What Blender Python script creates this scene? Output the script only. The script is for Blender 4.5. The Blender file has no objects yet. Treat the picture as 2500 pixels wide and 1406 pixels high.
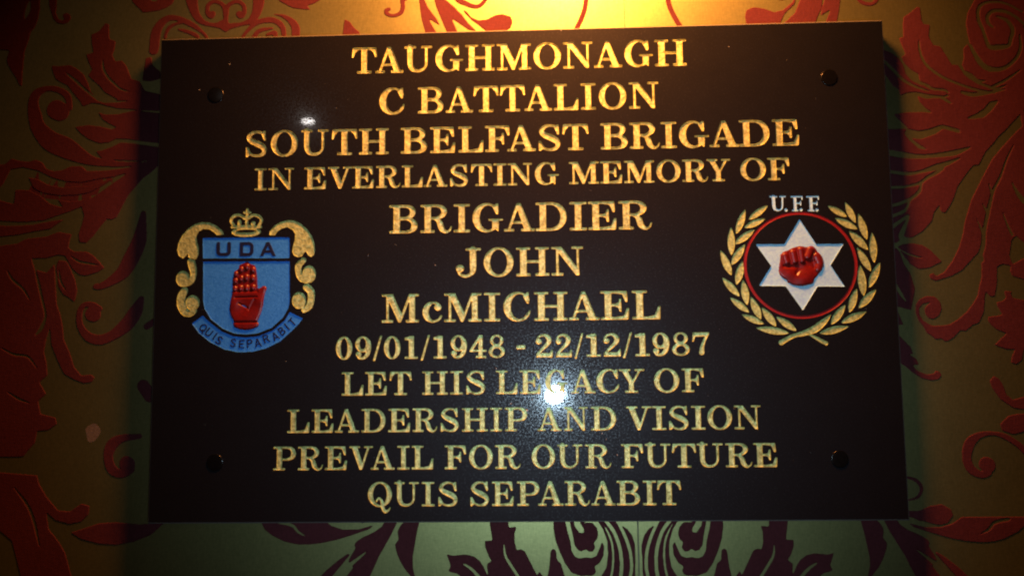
# Engraved memorial plaque of polished black granite screwed to a damask-papered wall.
# Plaque coordinates: x to the right, y up, z out of the wall, in millimetres; origin = lower left
# corner of the plaque's front face. In the world the wall is vertical and faces -Y.
import bpy, math, random
import numpy as np
from mathutils import Vector, Matrix
from mathutils.geometry import delaunay_2d_cdt

LINES = [["TAUGHMONAGH",[[162.9,183.6],[182.8,206.1],[207.0,230.0],[233.0,255.9],[257.9,282.0],[284.0,312.0],[314.4,336.9],[338.9,362.9],[364.1,387.2],[389.3,412.4],[414.1,439.8]],365.82,22.19],["CBATTALION",[[186.1,206.8],[218.2,239.3],[241.3,263.8],[264.4,284.8],[286.3,306.7],[306.3,328.9],[330.5,350.6],[352.7,364.8],[367.5,389.8],[392.1,416.0]],330.65,22.03],["SOUTHBELFASTBRIGADE",[[74.6,91.9],[95.5,117.9],[121.0,143.7],[146.5,167.6],[169.2,193.8],[204.0,225.6],[228.3,248.8],[251.7,272.0],[273.7,293.6],[291.9,315.1],[317.6,335.1],[337.1,358.2],[368.2,390.0],[391.9,416.1],[417.2,429.7],[431.9,455.8],[456.4,480.2],[480.5,504.6],[507.0,528.1]],297.11,21.68],["INEVERLASTINGMEMORYOF",[[82.3,92.1],[94.0,115.1],[123.8,141.9],[143.6,163.6],[163.9,181.5],[183.6,203.6],[204.8,222.0],[222.7,242.3],[244.7,259.1],[261.7,279.1],[280.2,290.7],[291.8,311.8],[314.1,333.5],[341.9,366.0],[367.4,384.8],[386.7,410.9],[412.7,432.1],[433.7,454.2],[453.3,472.3],[480.3,500.5],[502.1,519.3]],268.95,18.24],["BRIGADIER",[[194.6,217.7],[220.2,245.7],[247.3,260.5],[262.8,287.6],[288.4,313.3],[314.2,339.1],[341.7,355.4],[356.8,379.3],[381.3,407.9]],230.98,23.18],["JOHN",[[249.0,269.3],[271.6,295.6],[297.9,324.4],[326.4,351.9]],194.4,23.37],["McMICHAEL",[[188.5,218.7],[221.6,237.4],[239.2,269.5],[271.5,284.5],[287.2,308.8],[311.9,338.7],[339.6,364.1],[365.1,387.7],[390.3,412.8]],158.23,23.08],["09/01/1948-22/12/1987",[[151.2,164.4],[167.0,179.8],[181.4,188.6],[190.3,203.6],[207.2,217.7],[220.1,227.4],[230.6,241.0],[244.3,257.3],[259.7,273.1],[274.9,287.9],[297.4,304.2],[312.9,326.2],[328.8,341.5],[343.6,350.7],[353.2,364.5],[366.8,380.4],[382.1,389.5],[391.9,403.4],[405.7,419.1],[421.2,435.1],[437.3,450.7]],128.95,18.34],["LETHISLEGACYOF",[[156.1,173.6],[175.1,192.5],[194.9,212.5],[221.3,241.8],[243.7,254.0],[256.7,271.7],[280.6,297.6],[299.6,316.2],[320.0,337.6],[340.3,359.6],[360.6,378.5],[378.5,398.6],[406.2,426.0],[428.1,445.2]],100.16,18.68],["LEADERSHIPANDVISION",[[112.3,130.1],[131.9,149.4],[150.8,170.2],[172.3,191.5],[193.9,211.3],[213.5,233.1],[236.0,250.3],[253.1,273.6],[275.7,285.2],[287.4,305.2],[313.2,332.3],[334.1,353.1],[355.7,375.3],[383.5,403.5],[403.9,414.8],[417.1,432.2],[434.6,445.5],[447.3,466.4],[468.3,488.9]],70.84,18.61],["PREVAILFOROURFUTURE",[[101.4,119.5],[121.2,141.3],[142.9,160.5],[162.7,181.4],[179.9,199.0],[201.2,211.0],[212.8,229.9],[239.1,256.0],[258.5,277.3],[279.3,299.4],[308.2,326.7],[328.6,348.4],[350.6,370.9],[378.9,395.9],[397.6,417.5],[418.7,437.3],[438.2,458.4],[460.4,481.0],[482.2,500.3]],41.48,18.61],["QUISSEPARABIT",[[177.7,196.8],[198.9,218.3],[220.7,230.8],[233.9,249.1],[259.4,274.0],[276.4,293.5],[296.3,313.9],[312.8,332.7],[333.8,353.5],[354.6,373.6],[374.6,392.8],[395.1,405.5],[406.3,424.7]],12.73,18.93]]
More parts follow.
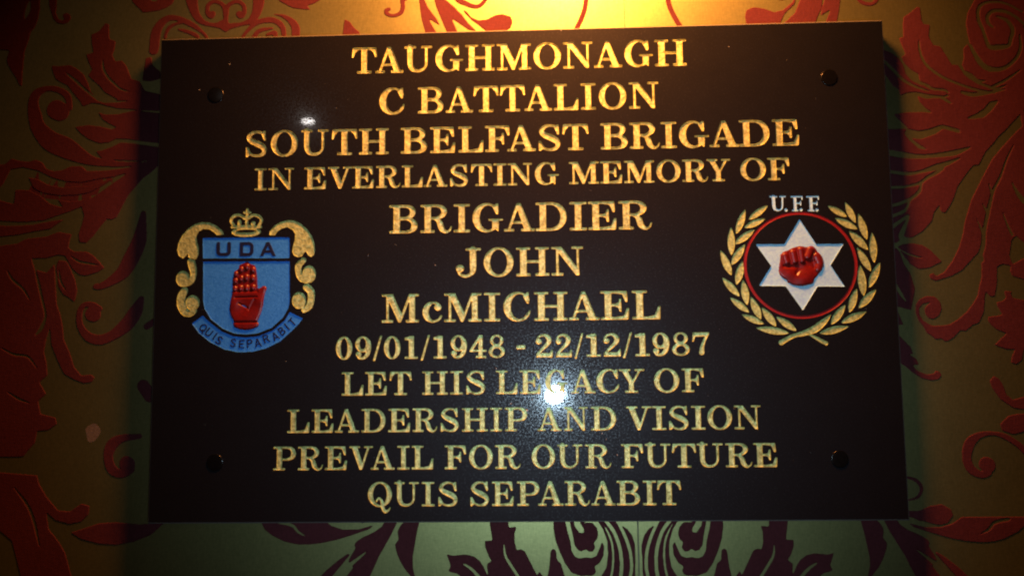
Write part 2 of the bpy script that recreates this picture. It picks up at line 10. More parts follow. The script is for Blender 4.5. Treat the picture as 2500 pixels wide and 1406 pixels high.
DAMASK = [["p",[[-171.1,464.0],[-118.9,462.5],[-117.9,438.0],[-119.5,427.5],[-121.9,421.2],[-125.4,417.1],[-127.1,408.7],[-129.9,400.4],[-130.5,390.9],[-131.0,378.4],[-131.1,368.5],[-133.7,369.1],[-136.6,375.4],[-141.6,382.8],[-145.5,389.2],[-146.2,393.4],[-144.0,400.7],[-143.4,411.2],[-146.7,415.5],[-147.9,407.1],[-152.4,402.0],[-168.0,400.3]]],["v",[[-127.6,444.6,1.47],[-128.8,437.3,4.2],[-131.1,429.4,1.05]]],["p",[[-112.1,462.3],[-103.1,462.0],[-102.8,439.7],[-103.6,434.4],[-101.3,428.5],[-97.6,426.8],[-95.6,428.4],[-97.7,430.5],[-96.8,433.2],[-93.7,433.9],[-90.5,431.9],[-89.8,428.2],[-92.3,424.6],[-96.9,423.1],[-102.2,424.3],[-106.0,428.7],[-108.4,435.6],[-110.2,441.0]]],["p",[[-37.0,448.6],[3.1,447.4],[1.1,440.8],[-0.3,438.6],[-6.0,435.1],[-12.5,433.0],[-19.7,432.1],[-26.2,431.6],[-29.1,430.6],[-26.3,432.7],[-33.0,438.8],[-36.1,442.6]]],["w",[[-20.2,448.1],[-12.2,447.9],[-13.5,442.7],[-16.3,441.7],[-19.3,442.9]]],["p",[[-59.0,423.7],[-55.5,422.0],[-54.7,408.8],[-49.1,407.1],[-49.9,399.3],[-51.8,394.6],[-49.0,388.8],[-43.4,389.7],[-39.1,384.9],[-34.1,372.8],[-26.8,370.6],[-22.0,362.2],[-3.9,357.6],[-3.5,343.2],[-31.2,345.3],[-46.6,346.7],[-57.0,350.1],[-61.2,352.3],[-57.1,352.7],[-45.9,354.5],[-57.4,361.0],[-62.7,367.3],[-69.1,372.7],[-72.9,376.9],[-69.5,382.0],[-72.8,388.4],[-75.6,395.8],[-69.0,397.2],[-70.8,406.1],[-71.6,413.5],[-64.4,416.4]]],["v",[[-60.4,390.2,0.83],[-59.1,381.8,1.66],[-54.7,374.4,1.65],[-49.4,369.1,1.44],[-43.1,363.7,1.02],[-31.7,360.3,0.52]]],["v",[[-57.1,352.7,0.83],[-45.8,352.9,1.23],[-36.6,353.2,0.62]]],["p",[[-105.9,386.6],[-99.6,385.9],[-89.3,386.7],[-83.0,383.4],[-76.6,378.1],[-72.1,369.6],[-69.8,362.3],[-61.3,353.8],[-50.8,347.4],[-60.1,350.7],[-68.4,351.9],[-76.5,349.0],[-78.7,353.2],[-84.1,359.5],[-90.7,368.0],[-101.2,373.5],[-104.6,380.9]]],["v",[[-93.2,380.0,0.62],[-84.6,373.1,1.86],[-74.0,363.4,1.66],[-61.2,352.8,0.62]]],["s",[[-87.8,348.2,5.16],[-90.3,358.7,6.2],[-98.8,364.6,5.69],[-109.2,365.9,5.19],[-118.3,361.4,8.3],[-120.5,352.1,9.84],[-118.5,341.7,12.41],[-115.0,331.3,13.41],[-104.2,319.7,17.5],[-90.6,313.3,18.49],[-78.0,306.4,13.33],[-65.6,301.0,8.19],[-45.0,298.0,5.1],[-19.6,298.0,3.05]]],["s",[[-99.7,347.0,17.55],[-96.0,344.8,16.5]]],["p",[[-83.1,331.6],[-70.8,332.9],[-59.5,331.3],[-50.1,328.6],[-46.1,330.3],[-52.3,333.0],[-58.6,337.2],[-63.5,344.6],[-56.7,341.8],[-46.5,341.6],[-31.2,344.8],[-3.5,341.6],[-2.7,314.4],[-20.1,316.9],[-35.5,319.3],[-45.8,320.0],[-52.8,316.6],[-61.0,316.2],[-70.3,320.0],[-77.7,325.3]]],["p",[[-63.8,309.6],[-57.7,310.5],[-50.6,312.9],[-42.6,316.9],[-32.3,316.1],[-2.7,311.4],[-2.3,299.2],[-55.4,301.8],[-59.6,304.4]]],["p",[[-22.3,391.2],[-17.2,392.2],[-15.9,384.8],[-8.6,378.4],[-8.4,372.2],[-16.6,370.3],[-24.8,370.5],[-24.0,378.8]]],["p",[[-143.6,300.0],[-137.6,305.0],[-130.3,302.8],[-123.0,301.7],[-115.9,303.6],[-109.6,300.4],[-106.3,295.2],[-100.1,293.0],[-91.9,293.9],[-85.9,296.8],[-75.7,297.1],[-70.4,292.4],[-55.1,292.6],[-34.7,294.7],[-19.6,298.5],[-9.6,305.4],[-2.6,310.3],[-2.4,301.2],[-14.3,290.2],[-21.2,285.3],[-34.0,270.4],[-43.5,251.4],[-47.5,249.4],[-51.6,250.5],[-57.5,243.6],[-63.3,235.7],[-69.1,229.7],[-75.3,230.8],[-76.5,237.9],[-73.8,245.9],[-72.0,253.9],[-74.3,260.0],[-70.4,266.0],[-61.5,271.9],[-54.5,276.8],[-44.6,283.7],[-35.6,289.7],[-46.7,286.8],[-59.9,285.1],[-75.1,282.3],[-89.5,283.6],[-100.9,286.9],[-113.4,293.3],[-126.9,296.6],[-138.2,294.8],[-143.8,282.7],[-146.8,279.7],[-162.2,280.0],[-163.1,298.4]]],["p",[[-122.5,288.4],[-113.1,286.1],[-103.7,280.9],[-91.3,278.6],[-81.1,279.4],[-68.9,279.2],[-54.8,283.9],[-44.7,286.8],[-56.6,278.9],[-68.7,273.1],[-80.8,271.3],[-95.1,271.6],[-108.5,273.8],[-116.9,278.1]]],["p",[[-133.3,277.4],[-121.0,277.1],[-110.5,271.8],[-102.0,264.6],[-90.7,261.3],[-96.0,268.5],[-84.7,266.3],[-74.6,267.1],[-64.5,272.0],[-72.3,262.0],[-84.4,257.2],[-96.5,253.4],[-106.5,250.0],[-124.9,248.8],[-145.4,250.2],[-160.8,250.5],[-161.7,269.8],[-146.2,268.5],[-133.8,265.2]]],["p",[[-160.7,247.5],[-135.0,246.0],[-116.6,246.7],[-102.4,249.4],[-88.2,251.2],[-101.1,242.4],[-114.3,240.6],[-129.5,237.8],[-160.1,235.3]]],["p",[[-159.7,227.3],[-129.2,230.8],[-122.2,234.7],[-103.9,236.4],[-93.9,240.2],[-81.6,238.0],[-83.5,233.0],[-84.2,226.0],[-79.0,222.9],[-68.9,223.2],[-62.7,219.6],[-57.5,214.6],[-52.2,208.5],[-58.1,204.6],[-68.1,201.8],[-74.2,202.9],[-80.5,207.9],[-87.0,219.0],[-93.1,220.1],[-103.2,217.3],[-118.4,217.5],[-128.7,220.7],[-143.7,212.9],[-159.0,212.2]]],["v",[[-83.0,219.5,0.51],[-74.7,214.3,1.41],[-64.5,212.2,1.21],[-56.3,210.5,0.41]]],["p",[[-93.0,216.1],[-85.8,215.0],[-81.5,208.0],[-77.1,197.9],[-75.3,190.0],[-77.4,179.1],[-81.6,183.1],[-87.7,186.2],[-92.1,193.2],[-93.4,202.2],[-94.8,210.2]]],["v",[[-92.1,208.1,0.6],[-90.2,198.1,1.41],[-84.8,189.1,0.5]]],["s",[[-59.7,192.7,5.05],[-54.7,193.1,6.04],[-45.8,197.5,8.56],[-36.0,205.2,12.08],[-29.3,217.1,14.1],[-23.6,230.0,13.11],[-21.9,239.9,10.1],[-20.3,255.0,5.06]]],["p",[[-159.5,224.2],[-132.1,227.8],[-117.6,221.5],[-113.0,208.4],[-102.7,205.3],[-95.9,213.2],[-94.1,193.2],[-92.5,178.3],[-89.1,169.3],[-86.8,160.4],[-85.3,148.6],[-79.9,137.8],[-75.4,125.0],[-69.1,118.1],[-61.2,119.0],[-57.6,116.5],[-59.9,112.2],[-66.9,111.3],[-75.0,114.3],[-84.2,119.3],[-89.5,129.1],[-96.2,143.9],[-97.8,158.6],[-100.4,149.8],[-102.0,138.0],[-99.6,130.2],[-98.1,118.4],[-104.9,112.7],[-98.5,102.9],[-105.3,97.1],[-102.8,86.5],[-89.8,83.4],[-88.5,77.6],[-95.3,72.9],[-105.2,72.0],[-106.8,62.4],[-112.5,56.1],[-116.3,51.0],[-151.2,51.2]]],["v",[[-137.3,207.8,0.61],[-131.9,199.7,1.63],[-122.4,191.6,1.62],[-115.9,181.6,0.61]]],["v",[[-113.0,209.4,0.51],[-109.5,197.4,1.82],[-105.8,183.4,1.83],[-102.2,168.5,1.61],[-105.8,157.7,3.03],[-110.6,151.9,0.6]]],["v",[[-140.4,142.4,0.6],[-128.1,136.4,1.41],[-115.9,134.3,1.41],[-107.4,124.4,0.6]]],["v",[[-132.7,105.2,0.6],[-122.4,99.2,1.6],[-112.2,95.3,0.6]]],["s",[[-55.1,173.8,4.52],[-61.2,177.4,4.53],[-69.2,177.0,4.84],[-73.0,170.1,5.54],[-71.6,159.3,6.03],[-64.3,150.3,8.02],[-54.2,147.7,9.02],[-44.3,151.0,9.01],[-32.5,159.7,12.01],[-24.9,170.4,12.01],[-19.7,182.2,5.01]]],["s",[[-61.9,169.5,12.56],[-59.9,168.5,12.05]]],["s",[[-16.0,108.8,10.92],[-9.8,100.1,10.89]]],["s",[[-14.5,158.5,6.0],[-8.6,162.4,5.99]]],["s",[[-17.8,67.4,4.45],[-32.5,65.6,6.92],[-41.3,60.4,9.89],[-43.9,50.9,8.39],[-40.6,40.4,8.38],[-31.6,36.5,6.89],[-23.8,40.2,5.9]]],["s",[[-28.4,45.0,12.8],[-26.9,44.1,12.8]]],["p",[[-150.7,40.1],[-103.7,36.0],[-101.4,28.4],[-95.1,18.8],[-84.8,7.4],[-74.9,6.4],[-65.3,13.0],[-58.3,11.0],[-59.0,3.5],[-64.7,-2.1],[-74.5,-4.0],[-86.4,-1.1],[-94.6,5.6],[-92.1,-7.7],[-83.8,-17.1],[-77.5,-26.5],[-68.7,-54.5],[-111.7,-54.5],[-123.2,-17.0],[-148.9,2.0]]],["v",[[-123.2,26.6,0.6],[-110.6,11.3,1.98],[-104.1,-3.9,1.97],[-99.4,-21.8,0.79]]],["p",[[-74.2,-10.6],[-64.5,-7.8],[-49.9,-3.1],[-35.3,-2.3],[-15.6,-4.2],[5.8,-2.4],[-5.6,-12.7],[-20.1,-18.3],[-34.7,-21.0],[-49.4,-20.0],[-64.2,-16.2]]],["s",[[16.9,447.8,10.89],[17.0,443.3,10.89],[17.9,438.1,9.8],[20.2,430.6,7.6],[24.0,424.6,6.51],[29.2,420.8,4.34],[35.7,419.1,3.98],[42.2,418.6,5.77],[48.0,417.0,6.49],[53.8,417.9,5.05],[61.7,419.2,3.96],[69.5,421.9,6.12],[73.7,427.6,7.92],[75.8,435.0,9.73],[76.4,441.6,10.46],[76.3,446.0,10.46]]],["p",[[37.8,419.8],[43.5,423.3],[47.1,424.7],[50.8,420.2],[56.6,418.6],[50.9,414.3],[47.7,411.8],[43.7,414.5]]],["s",[[47.3,421.0,3.61],[47.1,428.4,4.34],[46.2,434.3,4.34],[42.5,438.5,3.98],[36.7,440.1,3.98],[31.7,437.0,3.98],[31.1,431.1,4.35],[34.1,427.3,5.79],[36.2,429.4,5.79]]],["s",[[47.9,421.0,3.61],[47.9,428.4,4.33],[48.5,434.3,4.34],[52.1,438.2,3.97],[57.8,439.5,3.98],[62.9,436.1,3.97],[63.8,430.1,4.32],[60.9,426.5,5.77],[58.7,428.8,5.78]]],["s",[[-15.5,397.8,8.69],[-14.9,402.1,9.06],[-14.1,412.4,9.07],[-10.7,420.4,7.63],[-4.3,425.8,6.17],[3.0,426.3,5.08],[11.7,423.1,5.43],[20.5,418.1,4.7],[26.4,413.5,3.25],[30.1,409.7,2.89],[31.6,406.8,2.89]]],["s",[[-5.6,408.5,2.9],[-4.7,413.6,3.26],[-1.9,418.0,3.63],[3.1,420.8,2.9],[10.3,421.7,1.45]]],["s",[[6.1,415.9,2.18],[12.0,414.3,3.62],[19.3,411.5,3.98],[23.7,408.4,3.61]]],["s",[[89.6,427.2,1.0],[97.5,425.5,3.23],[104.7,420.9,5.73],[108.8,414.9,7.52],[109.2,406.9,7.87],[109.3,403.2,7.87]]],["s",[[61.9,405.9,3.24],[64.0,409.6,3.24],[68.2,414.6,3.6],[75.3,420.2,4.67],[85.3,422.2,5.39],[92.5,420.5,5.38],[97.6,415.2,5.02],[98.8,407.9,4.3],[98.9,403.5,4.29]]],["s",[[71.9,406.4,4.31],[75.5,411.4,4.31],[79.7,413.5,3.95],[89.0,414.7,2.15]]],["s",[[84.1,409.0,2.87],[90.5,410.7,4.3],[91.3,407.3,4.3]]],["p",[[92.2,444.8],[131.0,443.7],[131.1,439.3],[125.4,435.7],[118.9,433.7],[122.6,429.9],[115.4,430.5],[106.8,431.9],[99.5,435.7],[95.2,438.1],[91.5,441.9]]],["s",[[201.3,442.5,4.27],[201.7,438.1,4.27],[202.2,430.2,4.26],[200.0,424.9,3.84],[193.7,422.9,3.41],[188.5,424.8,3.84],[187.8,427.9,3.84],[191.1,429.2,2.99]]],["s",[[203.9,442.4,3.41],[205.2,437.5,3.41]]],["p",[[151.4,421.1],[156.1,419.2],[160.4,412.9],[165.1,409.3],[164.7,403.2],[149.3,403.6]]],["p",[[215.4,442.1],[220.9,441.9],[220.9,437.1],[224.3,429.5],[231.9,418.8],[235.3,412.1],[229.4,416.2],[225.1,419.0],[227.7,413.7],[231.9,406.6],[232.7,404.8],[222.1,405.1],[218.3,419.2]]],["p",[[228.2,441.7],[238.0,441.4],[238.8,436.6],[246.4,429.8],[253.1,422.6],[259.0,414.5],[266.6,406.9],[259.0,408.4],[251.4,413.9],[244.6,418.9],[247.2,413.1],[250.5,404.3],[241.2,404.6],[235.3,418.7],[231.1,429.3]]],["p",[[253.6,427.4],[257.4,425.1],[261.6,419.7],[267.5,416.9],[275.1,417.6],[281.9,421.3],[288.6,422.0],[295.4,419.6],[297.0,414.4],[295.2,409.2],[290.2,405.8],[275.8,405.4],[268.3,411.7],[261.6,417.1],[256.5,422.5]]],["s",[[246.5,441.2,5.1],[249.8,435.8,5.09],[254.9,433.0,5.09],[261.7,429.8,4.24],[267.6,429.2,3.81],[271.8,432.5,3.8],[274.0,436.0,3.81],[274.5,440.3,3.38]]],["s",[[360.6,437.8,4.53],[360.2,433.9,4.52],[358.7,424.8,4.52],[356.1,417.0,4.52],[351.5,407.4,4.51],[349.5,402.9,4.51]]],["s",[[427.9,435.8,4.49],[429.1,431.9,4.49],[431.3,422.7,4.48],[435.4,413.5,4.47],[441.3,403.0,4.46]]],["p",[[493.7,414.5],[495.2,419.6],[501.4,422.0],[510.0,420.5],[518.5,417.0],[526.0,418.7],[533.7,425.0],[537.7,432.6],[538.9,432.6],[536.1,423.6],[527.1,414.8],[523.0,405.9],[494.6,406.0]]],["p",[[542.6,432.5],[560.5,431.9],[558.1,419.1],[552.6,406.4],[525.5,406.5],[535.8,415.9]]],["p",[[562.3,431.9],[575.2,431.5],[572.7,416.1],[570.3,405.9],[560.5,406.1],[565.4,417.6],[556.5,412.0]]],["s",[[588.7,431.1,3.67],[589.1,427.2,3.67],[592.6,423.0,3.67],[598.7,421.5,3.42],[603.7,424.2,3.42],[605.3,430.6,3.42]]],["s",[[519.1,431.9,3.7],[525.2,428.4,3.21],[532.1,431.5,2.47]]],["p",[[603.0,385.0],[608.1,381.8],[614.2,379.1],[619.8,374.5],[623.3,368.3],[625.2,360.3],[629.2,355.2],[636.6,351.0],[655.5,347.5],[660.0,343.4],[655.1,340.6],[643.8,341.9],[632.5,344.6],[624.8,344.3],[619.4,341.5],[618.3,347.5],[613.7,350.6],[610.2,356.7],[602.2,368.9]]],["v",[[606.3,373.3,1.92],[608.5,371.2,2.11],[614.4,364.6,2.11],[622.6,355.3,2.1],[630.9,350.1,1.53],[643.9,344.8,0.76]]],["p",[[637.6,418.4],[639.9,417.9],[640.7,406.2],[642.0,403.1],[647.2,402.4],[645.7,391.9],[649.1,384.7],[654.8,383.6],[663.4,367.3],[668.1,367.2],[673.3,358.1],[682.3,350.9],[697.1,344.5],[710.8,350.2],[722.9,361.8],[740.6,371.3],[738.5,341.5],[720.7,329.1],[703.4,310.8],[688.4,297.4],[679.9,281.9],[597.8,283.6],[599.1,310.2],[608.1,309.0],[621.8,307.2],[626.7,308.6],[623.2,315.6],[616.9,321.6],[612.9,326.7],[623.9,327.9],[639.1,327.6],[644.8,326.4],[639.3,331.0],[634.9,336.1],[632.8,342.1],[639.8,339.0],[653.2,339.6],[659.9,340.5],[648.9,347.7],[635.9,354.0],[635.2,360.0],[628.8,364.2],[624.3,369.3],[621.7,375.4],[625.7,377.3],[621.9,387.5],[620.7,391.6],[624.6,392.5],[624.8,404.6],[625.5,409.6],[631.5,413.5]]],["w",[[623.1,313.6],[632.5,311.4],[642.1,313.1],[651.8,316.4],[665.7,312.1],[666.5,309.1],[660.9,310.7],[652.6,313.4],[646.6,309.1],[634.1,304.9],[625.6,306.1],[631.9,300.6],[639.2,295.5],[631.7,297.1],[625.4,303.7],[621.0,309.7]]],["v",[[606.9,294.2,4.74],[621.9,290.9,3.6],[636.1,290.1,2.84],[655.1,292.7,2.08],[674.3,297.2,0.56]]],["v",[[637.4,389.1,0.58],[637.4,381.0,1.34],[641.5,368.9,1.91],[652.4,358.6,1.91],[665.3,351.8,1.52],[682.0,345.4,1.7],[697.0,342.5,0.57]]],["v",[[669.6,343.7,1.9],[678.0,341.5,3.22],[691.3,342.7,2.27],[705.7,345.3,0.76]]],["w",[[672.0,321.4],[680.7,325.1],[686.7,328.9],[691.8,334.7],[699.4,336.0],[692.2,326.8],[686.2,322.0],[676.7,320.8]]],["v",[[635.4,354.0,0.95],[646.0,347.3,1.71],[655.4,346.0,1.33],[659.1,343.5,1.33]]],["v",[[653.2,339.6,1.9],[657.7,336.5,1.9],[661.4,334.0,0.57]]],["p",[[687.1,427.1],[749.1,425.3],[744.6,361.2],[722.9,361.8],[710.8,350.2],[697.3,346.5],[682.5,352.8],[673.5,361.1],[671.0,367.1],[673.2,373.1],[672.8,381.1],[676.8,385.0],[679.1,382.9],[677.3,393.0],[676.5,403.1],[678.5,412.2],[682.8,419.2]]],["v",[[699.6,398.0,0.76],[695.1,402.6,2.67],[695.0,408.7,2.86],[700.6,412.8,2.68],[710.0,411.8,2.47],[719.2,406.0,2.1],[727.2,397.7,1.9]]],["v",[[702.2,408.0,0.95],[710.5,404.2,2.48],[714.7,396.0,3.23],[712.3,388.1,2.85],[710.5,382.6,2.84],[701.4,381.3,4.18],[694.8,382.0,3.24],[692.3,388.6,2.48],[690.0,397.7,2.48],[687.0,406.9,2.68],[688.9,417.0,2.48],[698.2,420.7,1.72],[710.5,418.9,1.52],[724.3,410.9,1.14]]],["v",[[679.6,382.9,2.48],[682.1,376.8,3.04],[687.2,367.7,4.37],[694.5,362.7,3.98],[705.0,363.2,2.84],[714.9,370.5,2.47],[719.8,379.8,2.27],[720.2,391.9,1.14]]],["v",[[695.5,348.0,2.08],[706.2,353.2,1.89],[719.1,361.9,0.76]]],["v",[[673.5,361.1,1.33],[678.0,356.9,4.37],[683.5,353.3,1.9],[690.1,352.7,0.76]]],["p",[[603.6,314.4],[702.5,312.2],[698.7,307.0],[691.4,298.3],[680.6,287.9],[669.6,275.0],[661.3,263.7],[658.2,255.0],[654.4,248.1],[649.8,242.1],[646.6,243.9],[646.0,249.1],[641.4,243.1],[639.4,236.2],[631.3,227.6],[622.5,222.6],[617.4,221.8],[613.1,221.0],[609.6,218.5],[603.7,218.6],[603.3,309.1]]],["v",[[606.0,294.4,3.85],[607.7,294.3,3.84],[618.7,292.8,2.73],[631.4,290.3,2.89],[648.4,290.6,2.55],[662.1,291.8,1.87],[674.3,296.9,0.51]]],["v",[[605.1,278.0,2.22],[607.7,278.0,2.22],[622.1,275.9,2.55],[633.2,277.5,2.21],[644.5,280.8,4.24],[654.9,284.1,3.05],[665.3,288.3,0.68]]],["v",[[604.4,264.8,1.87],[607.8,264.8,1.87],[618.1,265.0,1.7],[630.1,267.4,2.03],[637.2,272.1,2.38],[645.1,276.3,2.55],[651.2,279.7,1.19]]],["v",[[632.7,267.8,1.02],[630.2,260.8,2.38],[624.4,255.7,2.38],[614.8,251.5,2.38],[605.3,249.0,2.38]]],["v",[[622.6,254.0,1.19],[617.8,245.3,2.21],[605.7,240.3,2.37]]],["v",[[620.1,240.9,2.03],[605.2,230.7,2.88]]],["v",[[620.9,240.0,1.19],[616.7,231.4,2.87],[613.7,223.6,4.05],[618.2,220.9,3.72],[624.2,221.7,1.69]]],["p",[[610.3,215.8],[615.5,217.9],[623.1,218.2],[630.6,216.4],[636.3,212.8],[641.1,207.5],[645.8,202.3],[639.8,199.8],[634.6,197.3],[626.1,196.6],[620.4,200.1],[615.7,206.2],[611.4,213.2]]],["v",[[611.5,213.7,0.67],[617.6,209.7,1.02],[625.0,206.9,1.01],[631.7,205.5,0.34]]],["p",[[603.4,212.5],[609.4,215.0],[612.5,209.7],[614.6,201.9],[619.3,194.1],[621.4,186.3],[622.7,180.3],[621.1,173.4],[618.4,163.2],[615.1,164.1],[606.0,166.8],[601.0,167.7]]],["v",[[606.2,186.5,1.68],[608.1,182.2,2.02],[610.7,177.0,2.18],[615.4,169.2,0.5]]],["p",[[634.3,192.1],[637.8,193.8],[640.1,190.8],[646.1,193.7],[653.4,203.0],[659.1,213.3],[663.1,224.5],[665.5,235.7],[671.6,253.0],[677.3,263.4],[682.1,272.1],[690.6,286.8],[699.8,297.2],[708.9,306.7],[714.3,311.9],[735.8,329.1],[725.8,184.2],[675.0,185.0],[678.6,202.6],[678.2,209.5],[673.9,208.7],[668.5,202.8],[661.3,195.2],[652.7,190.6],[645.8,188.5],[639.0,186.5],[634.9,188.7]]],["v",[[709.2,298.8,0.67],[702.5,286.6,1.19],[696.4,271.8,1.52],[689.8,259.7,2.19],[684.6,242.3,2.69],[681.0,228.5,2.69],[679.0,215.5,3.36],[675.9,207.0,3.68]]],["v",[[686.8,266.7,0.67],[688.6,257.9,1.18]]],["v",[[680.7,250.2,0.68],[684.4,241.5,1.52]]],["v",[[674.9,238.2,0.51],[678.5,228.5,1.17],[679.7,219.9,1.35]]],["v",[[705.4,267.2,0.68],[709.8,257.5,2.86],[715.2,250.4,4.2],[721.7,246.0,3.36]]],["v",[[696.3,243.8,0.5],[699.7,231.6,1.34],[703.3,222.9,1.67]]],["w",[[702.3,219.5],[705.8,222.9],[712.9,215.8],[719.4,212.3],[718.9,205.4],[711.0,204.7],[701.8,199.7],[699.7,206.6]]],["w",[[689.1,197.3],[693.5,199.8],[700.0,198.0],[698.9,193.7],[701.1,189.4],[709.8,186.7],[709.1,176.4],[692.1,178.4],[688.2,182.7]]],["p",[[676.0,188.8],[676.8,201.7],[690.2,201.5],[688.3,184.4],[685.9,173.3],[681.7,173.3],[678.7,177.7],[677.2,167.4],[676.3,160.6],[672.1,152.2],[667.0,150.6],[660.8,145.5],[656.7,146.4],[651.4,140.6],[647.1,138.1],[643.7,137.3],[641.3,139.9],[636.3,139.1],[633.1,142.5],[629.9,144.2],[627.7,149.4],[623.8,154.5],[621.6,161.4],[622.4,168.2],[625.6,172.4],[631.6,174.9],[638.3,174.0],[642.2,169.6],[643.1,163.7],[640.7,158.6],[636.4,155.6],[632.2,156.1],[629.5,159.6],[629.0,164.7],[631.2,167.2],[634.7,169.8],[627.9,168.1],[625.2,164.8],[624.9,159.6],[628.0,154.5],[634.4,150.6],[641.9,150.5],[648.7,151.6],[655.6,155.8],[662.6,161.7],[668.1,168.4],[671.8,174.3],[674.0,182.9]]],["p",[[692.4,184.3],[697.6,186.8],[702.5,185.0],[702.9,179.0],[698.6,175.7],[700.0,172.2],[708.7,170.4],[716.5,170.3],[713.7,129.7],[706.0,130.6],[704.1,122.2],[698.9,118.1],[694.9,119.8],[696.1,125.7],[698.9,130.7],[691.5,130.8],[686.6,132.5],[682.6,134.3],[687.9,139.3],[693.1,143.4],[685.8,146.1],[681.9,149.5],[678.8,153.8],[679.0,157.2],[685.7,158.0],[690.8,158.7],[687.1,165.6],[686.5,169.0],[691.5,169.8],[694.2,172.3]]],["p",[[677.0,105.7],[681.0,109.9],[685.0,107.3],[687.9,102.2],[689.9,94.7],[694.6,90.5],[703.5,92.9],[711.2,92.8],[710.4,81.2],[694.1,83.8],[684.7,90.6],[678.7,99.8]]],["p",[[603.5,166.8],[608.2,161.6],[611.9,151.3],[608.1,151.3],[602.7,151.4]]],["p",[[602.4,147.2],[608.1,142.8],[612.0,138.5],[616.7,133.4],[618.5,127.4],[614.0,128.3],[620.4,124.0],[622.6,118.9],[616.8,119.0],[621.5,113.9],[628.0,111.3],[633.9,112.1],[634.9,114.6],[638.1,113.7],[640.0,110.3],[636.9,107.0],[631.0,106.2],[623.7,108.0],[616.5,113.1],[610.9,118.2],[605.2,121.7],[601.3,125.9]]],["s",[[708.9,43.1,5.52],[702.5,48.8,5.53],[695.9,55.3,5.08],[686.1,61.5,4.63],[677.0,63.9,3.34],[666.7,62.6,5.19],[659.4,57.5,8.35],[656.2,50.0,8.34],[655.7,42.6,7.4],[659.0,35.1,7.39],[666.6,31.4,5.54],[672.3,33.2,5.54]]],["s",[[670.4,39.7,12.01],[672.2,38.8,12.0]]],["p",[[683.0,71.3],[690.0,77.8],[698.4,79.6],[711.3,78.6],[710.5,67.3],[693.6,62.8],[684.5,65.7]]],["s",[[606.3,29.9,2.23],[610.0,29.4,2.42],[615.4,27.1,3.15],[618.6,21.5,3.15],[615.6,14.5,2.41],[607.1,11.8,1.48]]],["p",[[597.5,5.8],[608.1,3.9],[616.0,3.9],[624.5,7.6],[633.8,8.9],[641.0,4.7],[642.5,0.1],[637.6,-6.3],[630.1,-7.7],[621.0,-5.3],[613.8,-2.5],[597.3,1.2]]]]
